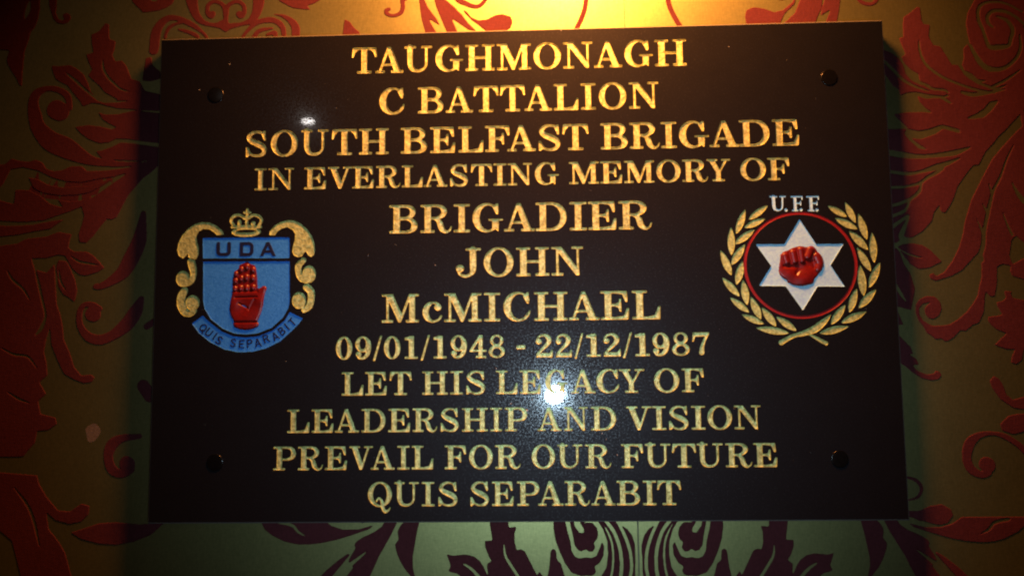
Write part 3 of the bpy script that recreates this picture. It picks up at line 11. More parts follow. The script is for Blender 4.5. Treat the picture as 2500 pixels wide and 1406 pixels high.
DAMASK_MIRRORED = [["p",[[84.3,-1.0],[137.2,-1.2],[144.0,-6.1],[152.8,-8.8],[164.2,-9.2],[174.3,-6.6],[179.7,-5.3],[174.3,-9.2],[160.9,-13.7],[147.5,-17.6],[134.0,-20.2],[123.9,-21.1],[113.7,-20.7],[103.6,-18.1],[93.3,-12.8],[88.5,-8.9]]],["v",[[100.0,-3.0,2.03],[111.5,-5.7,2.03],[116.3,-10.9,1.63],[123.8,-14.9,0.4]]],["p",[[191.1,2.5],[199.8,2.4],[197.8,-3.4],[193.1,-13.2],[187.8,-22.3],[182.5,-31.3],[179.1,-39.1],[175.2,-46.9],[172.5,-55.9],[147.8,-55.9],[155.7,-46.8],[161.7,-39.1],[157.7,-34.5],[159.0,-31.3],[163.6,-23.5],[162.3,-21.5],[164.3,-18.3],[169.7,-15.1],[178.4,-11.2],[184.4,-7.3]]],["v",[[174.4,-25.5,0.4],[167.7,-30.7,1.48],[158.4,-37.8,3.08]]],["p",[[127.6,-55.8],[134.3,-46.8],[140.9,-40.3],[149.6,-33.2],[157.6,-28.0],[159.6,-28.7],[153.0,-36.5],[144.3,-46.8],[138.4,-55.8]]],["p",[[207.9,2.4],[218.0,2.4],[216.6,-1.6],[213.9,-12.0],[211.9,-23.6],[210.5,-31.4],[210.5,-39.2],[212.5,-46.9],[215.2,-55.9],[212.5,-52.7],[209.2,-46.9],[203.2,-39.8],[199.2,-32.7],[196.5,-25.5],[195.8,-21.0],[198.8,-17.1],[197.8,-10.6],[199.8,-6.7]]],["s",[[166.2,-0.0,2.7],[171.6,-1.4,3.36],[167.6,-4.6,0.68]]],["p",[[272.1,2.1],[288.4,2.0],[288.6,-7.7],[295.2,-7.4],[293.5,-12.3],[293.4,-19.4],[295.0,-25.8],[298.3,-24.9],[301.6,-26.5],[304.2,-31.7],[307.4,-38.1],[311.3,-45.8],[312.6,-42.0],[316.5,-47.1],[320.3,-56.1],[274.2,-56.0],[271.6,-47.0],[270.4,-36.7],[274.4,-34.2],[271.8,-30.3],[269.2,-23.2],[269.2,-18.0],[275.2,-18.0],[274.0,-10.9]]],["v",[[284.5,-20.6,0.53],[285.7,-30.3,1.58],[290.2,-38.1,1.85],[296.1,-47.1,2.11],[300.6,-54.8,2.11]]],["p",[[237.6,-28.3],[242.6,-29.9],[253.2,-28.9],[259.8,-30.3],[265.1,-34.1],[267.7,-38.0],[271.0,-45.7],[274.2,-56.0],[254.3,-56.0],[249.8,-47.0],[246.5,-44.4],[239.2,-42.5],[241.2,-38.0]]],["v",[[251.8,-36.7,1.06],[257.1,-39.9,1.86],[263.7,-46.4,2.26],[268.9,-54.7,1.98]]],["p",[[317.7,-56.1],[319.1,-47.1],[320.6,-40.1],[321.3,-34.3],[322.1,-26.6],[324.1,-24.6],[326.7,-25.9],[327.3,-33.7],[330.5,-36.2],[333.6,-47.1],[336.1,-56.1]]],["p",[[324.9,1.9],[333.8,1.8],[334.1,-1.4],[336.2,-11.1],[338.4,-19.5],[339.2,-26.6],[341.8,-31.1],[345.7,-32.4],[350.3,-31.5],[354.9,-32.1],[358.9,-30.5],[361.0,-25.4],[363.7,-19.0],[365.6,-22.8],[364.8,-30.5],[361.4,-36.3],[357.4,-38.9],[358.6,-42.7],[356.6,-45.9],[346.7,-46.5],[338.9,-43.9],[333.8,-36.9],[329.3,-27.2],[325.9,-17.5],[324.4,-7.8]]],["p",[[337.1,1.8],[341.1,1.8],[341.0,-1.4],[342.2,-7.3],[346.1,-12.5],[349.4,-12.1],[348.8,-8.6],[346.2,-4.7],[345.7,-0.2],[349.6,-4.1],[356.2,-4.1],[360.0,-8.6],[360.9,-13.8],[359.8,-17.7],[357.1,-20.2],[358.4,-24.1],[356.3,-27.3],[353.0,-27.3],[350.5,-25.4],[347.1,-27.3],[343.9,-26.0],[341.3,-22.1],[340.1,-14.4],[338.0,-4.7]]],["p",[[356.9,1.7],[372.1,1.7],[374.0,-1.6],[377.2,-6.8],[379.7,-10.6],[379.8,-6.5],[384.3,-9.4],[388.1,-14.5],[390.4,-22.3],[389.5,-56.2],[353.1,-56.1],[361.8,-47.2],[366.6,-39.5],[368.1,-29.3],[367.7,-19.0],[364.6,-9.9],[359.8,-2.2]]],["v",[[363.5,1.7,2.38],[366.4,-2.2,2.51],[373.1,-11.3,2.49],[377.7,-24.2,2.49],[378.9,-37.0,2.49],[377.8,-47.2,2.62],[375.3,-56.1,2.61]]],["v",[[377.2,-4.8,1.98],[382.2,-15.2,2.23],[385.9,-26.8,2.23],[386.9,-38.3,2.22],[385.7,-47.2,2.22],[384.5,-56.2,2.21]]],["v",[[364.1,-4.1,0.53],[370.4,-16.4,1.31],[372.4,-29.3,1.31],[371.1,-43.4,1.44],[367.5,-54.9,1.44]]]]
SEAM_X = 392.7
SHIELD = {"leafL":[["p",[[57.28,232.56],[55.75,235.98],[50.8,239.95],[44.88,242.77],[39.02,243.08],[33.19,241.72],[27.42,237.94],[22.66,232.68],[19.41,225.94],[18.59,220.14],[20.17,215.28],[23.63,213.29],[26.5,215.66],[27.43,217.58],[28.19,214.18],[31.46,211.72],[34.85,212.63],[36.69,216.94],[36.58,221.78],[35.01,226.64],[34.41,231.5],[36.27,235.35],[40.12,237.42],[45.01,237.14],[48.96,234.64],[51.45,231.98]]]],"leafR":[["p",[[95.17,231.41],[95.61,234.79],[99.42,239.07],[104.23,241.89],[110.02,243.44],[115.84,243.14],[121.68,240.13],[126.57,235.69],[130.49,229.82],[132.67,224.0],[133.21,218.22],[132.58,214.39],[129.9,212.8],[127.28,214.48],[125.99,217.38],[124.37,216.45],[122.47,213.4],[119.11,212.69],[115.71,214.19],[114.42,217.57],[115.13,222.38],[116.52,227.17],[116.75,232.0],[114.48,235.42],[110.1,237.72],[105.27,236.55],[101.92,234.19],[100.02,231.13]]]],"curl1":[["s",[[30.52,210.29,6.33],[31.59,206.41,6.32],[32.7,200.62,5.05],[31.37,195.35,5.05],[28.04,192.52,4.37],[24.65,192.09,3.89]]],["e",23.86,196.43,5.64,6.54]],"curl2":[["s",[[25.56,186.8,5.82],[23.16,181.57,6.99],[23.14,174.87,6.98],[26.38,169.09,6.39],[31.05,168.08,5.33],[34.11,169.94,4.35]]],["e",32.5,176.65,5.81,6.12]],"curl3":[["s",[[123.95,210.21,4.34],[119.96,205.96,5.29],[120.03,200.21,5.29],[122.2,195.39,5.29],[126.55,193.22,4.32]]],["e",128.6,198.64,5.58,7.08]],"curl4":[["s",[[126.6,188.16,5.76],[130.2,184.29,5.94],[130.55,178.1,5.56],[128.69,172.42,5.56],[124.89,169.63,4.79]]],["e",120.49,177.29,5.75,6.86]],"crown":[["e",76.01,234.36,12.24,4.07],["-e",76.0,235.04,8.55,1.26],["s",[[63.97,238.55,2.15],[70.29,238.82,2.14],[75.83,238.92,2.14],[81.96,238.61,2.14],[87.99,238.12,2.14]]],["s",[[65.61,239.68,2.53],[63.19,243.61,2.54],[65.26,247.46,2.54],[70.12,248.34,2.33],[75.04,245.34,2.33]]],["s",[[86.32,239.31,2.52],[88.48,243.63,2.53],[86.19,247.07,2.53],[81.61,248.13,2.33],[77.18,245.3,2.33]]],["e",76.19,246.29,2.14,2.14],["s",[[76.56,252.89,2.14],[76.64,248.22,2.14]]],["s",[[74.17,250.6,1.94],[79.23,250.31,1.95]]],["e",70.24,241.73,1.65,2.92],["e",76.27,241.62,1.36,3.31],["e",81.72,241.14,1.95,1.94]],"field":[["p",[[40.54,210.32],[112.4,209.44],[112.83,175.97],[111.75,170.76],[107.24,163.23],[98.25,155.29],[86.81,150.99],[76.74,150.17],[67.11,151.24],[57.89,155.16],[48.09,162.89],[42.58,171.54],[41.29,177.48]]]],"band":[["p",[[39.8,229.95],[112.14,229.18],[112.37,212.03],[40.29,213.02]]]],"ribbon":[["p",[[32.42,159.67],[41.26,166.03],[45.21,162.17],[47.67,160.04],[56.97,152.99],[66.68,148.79],[76.78,147.71],[87.52,148.52],[99.24,153.1],[109.18,161.49],[112.93,167.89],[123.73,162.72],[120.71,158.31],[115.04,152.71],[105.59,144.33],[94.19,138.81],[82.74,136.12],[71.24,135.78],[59.68,138.28],[48.01,144.1],[38.2,151.81]]]]}
HAND = ["p",[[66.33,201.8],[69.93,203.67],[70.35,207.03],[73.96,208.17],[75.88,209.59],[77.81,209.55],[79.3,207.85],[83.19,206.58],[84.29,204.4],[85.29,196.71],[85.92,187.6],[87.38,187.1],[90.71,189.68],[93.13,188.93],[93.4,187.01],[92.24,184.16],[91.36,179.4],[90.72,173.69],[89.14,167.53],[86.82,162.33],[86.37,160.44],[87.46,158.53],[86.92,156.4],[82.15,154.33],[76.87,153.69],[71.09,154.47],[66.96,156.43],[66.43,159.28],[66.87,161.18],[64.14,165.49],[63.07,170.75],[63.67,176.94],[65.01,182.65],[65.14,188.39],[65.11,195.1]]]
FIST = ["p",[[509.67,208.35],[511.85,210.45],[515.8,211.61],[518.87,213.39],[522.5,214.25],[524.93,214.97],[527.91,214.61],[529.68,213.97],[532.09,214.39],[534.22,215.12],[536.57,214.31],[537.99,212.46],[538.78,210.31],[541.37,208.13],[543.04,205.36],[543.78,202.0],[543.31,198.36],[541.67,195.04],[539.16,192.35],[537.27,189.95],[535.11,188.46],[535.33,186.64],[534.65,184.83],[531.34,183.97],[527.12,182.98],[522.35,183.05],[518.21,183.87],[514.42,186.05],[513.9,187.88],[510.98,189.44],[508.68,191.61],[507.76,194.66],[508.06,198.31],[508.81,201.96],[509.39,205.3]]]
LEAVES = [[485.18,236.97,501.22,248.44,5.06],[475.01,225.71,483.06,245.49,5.57],[481.72,230.57,498.55,237.72,5.06],[473.74,217.6,489.74,228.93,5.57],[470.69,208.44,471.12,231.25,5.87],[470.21,200.55,481.7,217.17,6.08],[470.1,192.17,462.08,212.84,5.87],[473.81,184.74,479.36,203.85,6.08],[475.79,175.39,462.76,190.61,5.57],[481.62,168.46,478.99,188.59,6.08],[483.04,162.58,468.3,174.52,5.27],[491.98,156.8,484.57,174.97,6.08],[494.24,153.17,476.99,160.91,5.06],[503.78,151.1,493.12,166.34,5.87],[513.63,145.64,487.96,150.14,5.57],[519.56,147.5,504.09,158.88,5.57],[563.37,238.02,548.51,247.24,5.06],[569.88,232.95,562.49,249.96,5.27],[571.08,227.98,553.66,237.21,5.57],[578.16,219.27,572.38,240.64,5.87],[578.7,211.08,564.27,226.82,6.08],[582.98,200.7,582.49,225.01,6.08],[579.94,193.89,570.15,213.19,5.87],[577.84,180.73,587.49,200.92,5.87],[573.49,174.26,571.75,198.92,6.58],[568.91,164.79,583.32,179.38,6.08],[561.56,161.3,568.24,180.38,5.87],[554.77,153.34,574.97,161.79,5.87],[546.77,151.99,558.81,167.56,5.87],[537.37,145.14,560.55,150.35,5.57]]
STEMS = [["s",[[546.84,159.66,0.77],[541.63,154.48,4.4],[533.69,148.48,5.74],[525.42,145.49,4.02],[517.67,143.65,3.07],[511.8,140.82,3.45],[507.09,138.16,4.02]]],["s",[[529.39,144.37,1.34],[534.81,141.49,2.49],[539.94,138.53,3.05],[542.46,137.24,3.05]]]]
STAR = [[[525.73,236.73],[491.57,183.49],[559.02,181.98]],[[490.25,217.02],[559.7,216.13],[525.25,163.46]]]
RING = [524.81,199.97,43.75,41.73,2.43]
UFF = [[502.73,515.58,243.51,255.97],[519.47,528.79,243.23,255.68],[531.9,541.79,242.99,255.44]]
UFF_DOTS = [[515.37,244.38],[527.32,244.36],[539.82,243.92]]
UDA = [[50.95,63.19,214.54,226.43],[70.47,81.97,214.23,226.1],[87.2,100.56,213.94,225.79]]
RIBBON = [["Q",41.72,155.85,-46],["U",46.36,152.31,-40],["I",51.23,149.04,-34],["S",54.87,145.68,-30],["S",66.55,143.42,-8],["E",73.58,142.46,-2],["P",80.13,142.7,4],["A",86.79,143.29,12],["R",93.61,146.51,20],["A",101.06,148.41,28],["B",106.45,152.61,34],["I",110.57,155.95,40],["T",115.04,159.68,45]]
BUMPS = [[67.59,199.62,2.03],[67.45,193.87,2.03],[67.09,187.4,2.03],[72.12,203.15,2.03],[72.01,195.71,2.17],[71.77,187.81,2.17],[76.68,205.24,2.17],[76.35,196.61,2.32],[76.75,187.98,2.22],[81.8,202.76,2.12],[81.68,196.04,2.17],[82.05,188.38,2.12]]
PALM = [[68.8,174.0,5.79],[73.75,166.79,8.2],[82.88,168.09,7.24],[86.13,174.71,5.31],[88.45,180.4,2.89],[89.82,185.15,2.17],[80.07,163.37,5.79],[71.09,180.41,4.34],[79.77,180.53,4.34],[76.33,157.25,5.31],[82.1,157.41,4.34]]
KNUCK = [[513.22,207.38,2.66],[514.52,202.47,2.66],[519.61,209.71,2.66],[520.82,202.98,2.66],[525.69,211.75,2.51],[526.53,203.5,2.51],[533.77,211.92,2.98],[531.14,206.47,2.82],[538.61,206.35,3.45],[540.44,200.84,3.13],[539.06,196.6,3.13],[515.61,193.02,6.9],[525.82,187.39,6.27],[531.96,191.24,5.96]]
HAND_PTS = {"top":[86.46,184.49,0.05],"hollow":[74.62,172.01,6.27],"heel":[78.13,164.35,7.24],"mount":[67.33,174.98,4.34],"thumb":[88.26,177.54,4.34],"wrist":[77.24,159.99,0.05]}
HAND_CREASES = [[[67.71,180.22],[85.55,180.68]],[[83.66,178.56],[78.99,170.05]],[[70.7,175.41],[78.0,171.49]]]
FIST_HOLLOW = [[532.73,201.87,3.45],[523.53,196.54,3.45]]
FIST_CREASES = [[[512.27,198.85],[523.0,198.07]],[[524.18,197.75],[521.57,192.62]],[[529.21,203.45],[535.75,202.74]],[[534.83,202.14],[536.11,197.25]]]
CAPS = [[48.1,350.59],[554.57,352.65],[53.85,48.05],[548.57,47.15]]
LAMPSPOT = [126.29,326.0]
PALE_PATCH = [-58.0,70.52]
SPECKS = [[232.16,204.1],[304.79,86.77],[59.05,376.78],[34.07,355.16],[337.55,398.26],[367.31,63.74],[364.19,68.25],[309.47,95.46],[292.12,92.39],[474.92,380.57],[375.74,51.55],[280.96,120.13]]
CAM_POS = [0.31566,0.13243,0.6147]
CAM_ROT = [[0.999284,0.014936,0.034757],[-0.01194,0.996323,-0.084844],[-0.035896,0.084368,0.995788]]

PW, PH, PT = 600.0, 400.0, 14.0        # plaque width, height, thickness
WALL_Z = -18.0                          # wall surface behind the front face
BASE_H = 1400.0                         # plaque's lower edge above the floor

def W(x, y, z):                         # plaque mm -> world metres
    return Vector(((x - PW/2)/1000, -z/1000, (y + BASE_H)/1000))

scene = bpy.context.scene
col = scene.collection

# ------------------------------------------------------------------ camera
cam = bpy.data.cameras.new('camera')
cam.sensor_width = 36.0
cam.lens = 26.873
cam.clip_start = 0.01
cam.clip_end = 50
co = bpy.data.objects.new('camera', cam)
col.objects.link(co)
M = Matrix(((1, 0, 0), (0, 0, -1), (0, 1, 0)))
rot = M @ Matrix(CAM_ROT)
co.matrix_world = Matrix.Translation(W(CAM_POS[0]*1000, CAM_POS[1]*1000, CAM_POS[2]*1000)) @ rot.to_4x4()
scene.camera = co
cam.dof.use_dof = True
cam.dof.focus_distance = 0.610
cam.dof.aperture_fstop = 5.6
scene.cycles.filter_width = 2.1

# ------------------------------------------------------------------ world and lamps
world = bpy.data.worlds.new('World')
scene.world = world
world.use_nodes = True
bg = world.node_tree.nodes['Background']
bg.inputs[0].default_value = (1.0, 0.42, 0.14, 1)
bg.inputs[1].default_value = 0.006

def lamp(name, kind, pos, energy, color, **kw):
    l = bpy.data.lights.new(name, kind)
    l.energy = energy
    l.color = color
    for k, v in kw.items():
        setattr(l, k, v)
    o = bpy.data.objects.new(name, l)
    col.objects.link(o)
    o.location = W(*pos)
    return o

def aim(o, target):
    o.rotation_euler = (W(*target) - o.location).to_track_quat('-Z', 'Y').to_euler()

warm = lamp('picture_lamp', 'SPOT', (345, 640, 170), 38.0, (1.0, 0.325, 0.075), shadow_soft_size=0.055,
            spot_size=math.radians(126), spot_blend=1.0)
aim(warm, (340, 445, -18))
flash = lamp('phone_light', 'SPOT', (339, 66, 618), 6.2, (0.58, 0.82, 1.0), shadow_soft_size=0.013,
             spot_size=math.radians(76), spot_blend=1.0)
aim(flash, (325, 150, 0))
# a far ceiling lamp across the room that shows as one small bright mirror image
P0 = Vector((LAMPSPOT[0], LAMPSPOT[1], 0))
C0 = Vector([v*1000 for v in CAM_POS])
d = (P0 - C0).normalized()
d.z = -d.z
far = lamp('ceiling_lamp', 'AREA', tuple(P0 + d*2600), 0.19, (1.0, 0.93, 0.88), shape='ELLIPSE', size=0.048, size_y=0.020)
aim(far, tuple(P0))

scene.view_settings.view_transform = 'Standard'
scene.view_settings.look = 'None'
scene.view_settings.exposure = 0.0
scene.view_settings.gamma = 1.0

# ------------------------------------------------------------------ materials
def nodes(name):
    m = bpy.data.materials.new(name)
    m.use_nodes = True
    nt = m.node_tree
    return m, nt, nt.nodes['Principled BSDF']

def tex(nt, kind, **kw):
    n = nt.nodes.new(kind)
    for k, v in kw.items():
        if k in n.inputs:
            n.inputs[k].default_value = v
        else:
            setattr(n, k, v)
    return n

def coords(nt, scale=(1, 1, 1)):
    g = nt.nodes.new('ShaderNodeNewGeometry')
    mp = nt.nodes.new('ShaderNodeMapping')
    mp.inputs['Scale'].default_value = scale
    nt.links.new(g.outputs['Position'], mp.inputs['Vector'])
    return mp.outputs['Vector']

def ramp(nt, src, stops):
    r = nt.nodes.new('ShaderNodeValToRGB')
    e = r.color_ramp.elements
    e[0].position, e[0].color = stops[0][0], (*stops[0][1], 1)
    e[1].position, e[1].color = stops[-1][0], (*stops[-1][1], 1)
    for p, c in stops[1:-1]:
        n = e.new(p)
        n.color = (*c, 1)
    nt.links.new(src, r.inputs['Fac'])
    return r.outputs['Color']

def bump(nt, bs, src, strength, dist):
    b = nt.nodes.new('ShaderNodeBump')
    b.inputs['Strength'].default_value = strength
    b.inputs['Distance'].default_value = dist
    nt.links.new(src, b.inputs['Height'])
    nt.links.new(b.outputs['Normal'], bs.inputs['Normal'])

def painted(name, c1, c2, rough=0.5, metal=0.0, scale=900, bs=0.6, bd=0.0002, spec=0.5):
    m, nt, p = nodes(name)
    v = coords(nt)
    n = tex(nt, 'ShaderNodeTexNoise', Scale=scale, Detail=4.0, Roughness=0.65)
    nt.links.new(v, n.inputs['Vector'])
    nt.links.new(ramp(nt, n.outputs['Fac'], [(0.32, c1), (0.68, c2)]), p.inputs['Base Color'])
    p.inputs['Roughness'].default_value = rough
    p.inputs['Metallic'].default_value = metal
    p.inputs['Specular IOR Level'].default_value = spec
    bump(nt, p, n.outputs['Fac'], bs, bd)
    return m

# polished black granite: fine grey crystals, dust haze, mirror polish on top
granite, nt, p = nodes('polished_black_granite')
v = coords(nt)
n1 = tex(nt, 'ShaderNodeTexNoise', Scale=1500.0, Detail=3.0, Roughness=0.7)
nt.links.new(v, n1.inputs['Vector'])
nt.links.new(ramp(nt, n1.outputs['Fac'], [(0.35, (0.003, 0.003, 0.004)), (0.7, (0.010, 0.010, 0.012))]), p.inputs['Base Color'])
n2 = tex(nt, 'ShaderNodeTexNoise', Scale=60.0, Detail=5.0, Roughness=0.7)
nt.links.new(v, n2.inputs['Vector'])
mr = nt.nodes.new('ShaderNodeMapRange')
mr.inputs['To Min'].default_value = 0.40
mr.inputs['To Max'].default_value = 0.54
nt.links.new(n2.outputs['Fac'], mr.inputs['Value'])
nt.links.new(mr.outputs['Result'], p.inputs['Roughness'])
p.inputs['Specular IOR Level'].default_value = 0.17
p.inputs['Coat Weight'].default_value = 0.65
n3 = tex(nt, 'ShaderNodeTexNoise', Scale=700.0, Detail=4.0, Roughness=0.7)
nt.links.new(v, n3.inputs['Vector'])
mr2 = nt.nodes.new('ShaderNodeMapRange')
mr2.inputs['From Min'].default_value = 0.49
mr2.inputs['From Max'].default_value = 0.62
mr2.inputs['To Min'].default_value = 0.012
mr2.inputs['To Max'].default_value = 0.32
p.inputs['Specular Tint'].default_value = (0.95, 0.92, 1.0, 1)
nt.links.new(n3.outputs['Fac'], mr2.inputs['Value'])
nt.links.new(mr2.outputs['Result'], p.inputs['Coat Roughness'])
bump(nt, p, n3.outputs['Fac'], 0.008, 0.0002)

rim = painted('honed_granite_edge', (0.10, 0.095, 0.09), (0.22, 0.21, 0.20), rough=0.5, scale=1200)
gold = painted('gold_enamel', (0.34, 0.35, 0.10), (0.95, 0.99, 0.42), rough=0.38, metal=0.40, scale=420, bs=0.9, bd=0.0007)
gilt = painted('old_gilt', (0.32, 0.37, 0.11), (0.80, 0.88, 0.34), rough=0.42, metal=0.35, scale=420, bs=1.0, bd=0.0008)
blue = painted('blue_enamel', (0.020, 0.190, 0.72), (0.045, 0.290, 0.90), rough=0.45, scale=650, bs=0.8, bd=0.0004)
navy = painted('navy_enamel', (0.006, 0.008, 0.035), (0.012, 0.014, 0.05), rough=0.4, scale=800, bs=0.3)
white = painted('white_enamel', (0.37, 0.66, 0.98), (0.50, 0.86, 1.0), rough=0.5, scale=500, bs=0.9, bd=0.0004)
red = painted('red_enamel', (0.12, 0.004, 0.003), (0.20, 0.006, 0.004), rough=0.36, scale=400, bs=0.15, bd=0.0002)
dark_red = painted('dark_red_enamel', (0.20, 0.008, 0.010), (0.30, 0.014, 0.014), rough=0.4, scale=700)
capm = painted('black_lacquer', (0.002, 0.002, 0.002), (0.004, 0.004, 0.004), rough=0.25, scale=600, bs=0.02, spec=0.5)
dust = painted('dust_grey', (0.5, 0.5, 0.48), (0.7, 0.7, 0.68), rough=0.8)
plaster = painted('plaster', (0.45, 0.43, 0.40), (0.5, 0.48, 0.44), rough=0.9)
patchm = painted('pale_tan', (0.13, 0.10, 0.075), (0.22, 0.175, 0.135), rough=0.9, scale=700)

# wallpaper: satin green-gold ground woven with fine horizontal and vertical threads
def woven(name, c1, c2, rough, metal, bd, spec=0.5):
    m, nt, p = nodes(name)
    v = coords(nt, (1, 1, 0.22))
    n = tex(nt, 'ShaderNodeTexNoise', Scale=900.0, Detail=3.0, Roughness=0.6)
    nt.links.new(v, n.inputs['Vector'])
    v2 = coords(nt, (0.25, 1, 1))
    n2 = tex(nt, 'ShaderNodeTexNoise', Scale=1100.0, Detail=3.0, Roughness=0.6)
    nt.links.new(v2, n2.inputs['Vector'])
    v3 = coords(nt)
    n3 = tex(nt, 'ShaderNodeTexNoise', Scale=14.0, Detail=4.0, Roughness=0.6)
    nt.links.new(v3, n3.inputs['Vector'])
    a = nt.nodes.new('ShaderNodeMath'); a.operation = 'ADD'
    nt.links.new(n.outputs['Fac'], a.inputs[0]); nt.links.new(n2.outputs['Fac'], a.inputs[1])
    b = nt.nodes.new('ShaderNodeMath'); b.operation = 'MULTIPLY'; b.inputs[1].default_value = 0.35
    nt.links.new(a.outputs[0], b.inputs[0])
    c = nt.nodes.new('ShaderNodeMath'); c.operation = 'MULTIPLY_ADD'; c.inputs[1].default_value = 0.3
    nt.links.new(n3.outputs['Fac'], c.inputs[0]); nt.links.new(b.outputs[0], c.inputs[2])
    nt.links.new(ramp(nt, c.outputs[0], [(0.36, c1), (0.64, c2)]), p.inputs['Base Color'])
    p.inputs['Roughness'].default_value = rough
    p.inputs['Metallic'].default_value = metal
    p.inputs['Specular IOR Level'].default_value = spec
    bump(nt, p, a.outputs[0], 0.5, bd)
    return m

ground = woven('satin_ground_paper', (0.38, 0.385, 0.155), (0.57, 0.555, 0.23), 0.42, 0.95, 0.00006)
flock = woven('flocked_crimson', (0.075, 0.015, 0.018), (0.120, 0.026, 0.031), 0.80, 0.0, 0.0003, 0.15)

# ------------------------------------------------------------------ object helpers
def tag(o, label=None, cat=None, group=None, kind=None):
    if label: o['label'] = label
    if cat: o['category'] = cat
    if group: o['group'] = group
    if kind: o['kind'] = kind
    return o

def mesh_obj(name, verts, faces, mat, parent=None, smooth=False, mats=None, mat_idx=None):
    me = bpy.data.meshes.new(name)
    me.from_pydata([W(*q) for q in verts], [], faces)
    for m_ in (mats or [mat]):
        me.materials.append(m_)
    if mat_idx is not None:
        me.polygons.foreach_set('material_index', mat_idx)
    if smooth:
        me.polygons.foreach_set('use_smooth', [True]*len(me.polygons))
    me.update()
    o = bpy.data.objects.new(name, me)
    col.objects.link(o)
    if parent:
        o.parent = parent
        o.matrix_parent_inverse = parent.matrix_world.inverted()
    return o

def empty(name, pos):
    o = bpy.data.objects.new(name, None)
    o.empty_display_size = 0.05
    col.objects.link(o)
    o.location = W(*pos)
    o.matrix_world = Matrix.Translation(o.location)
    return o

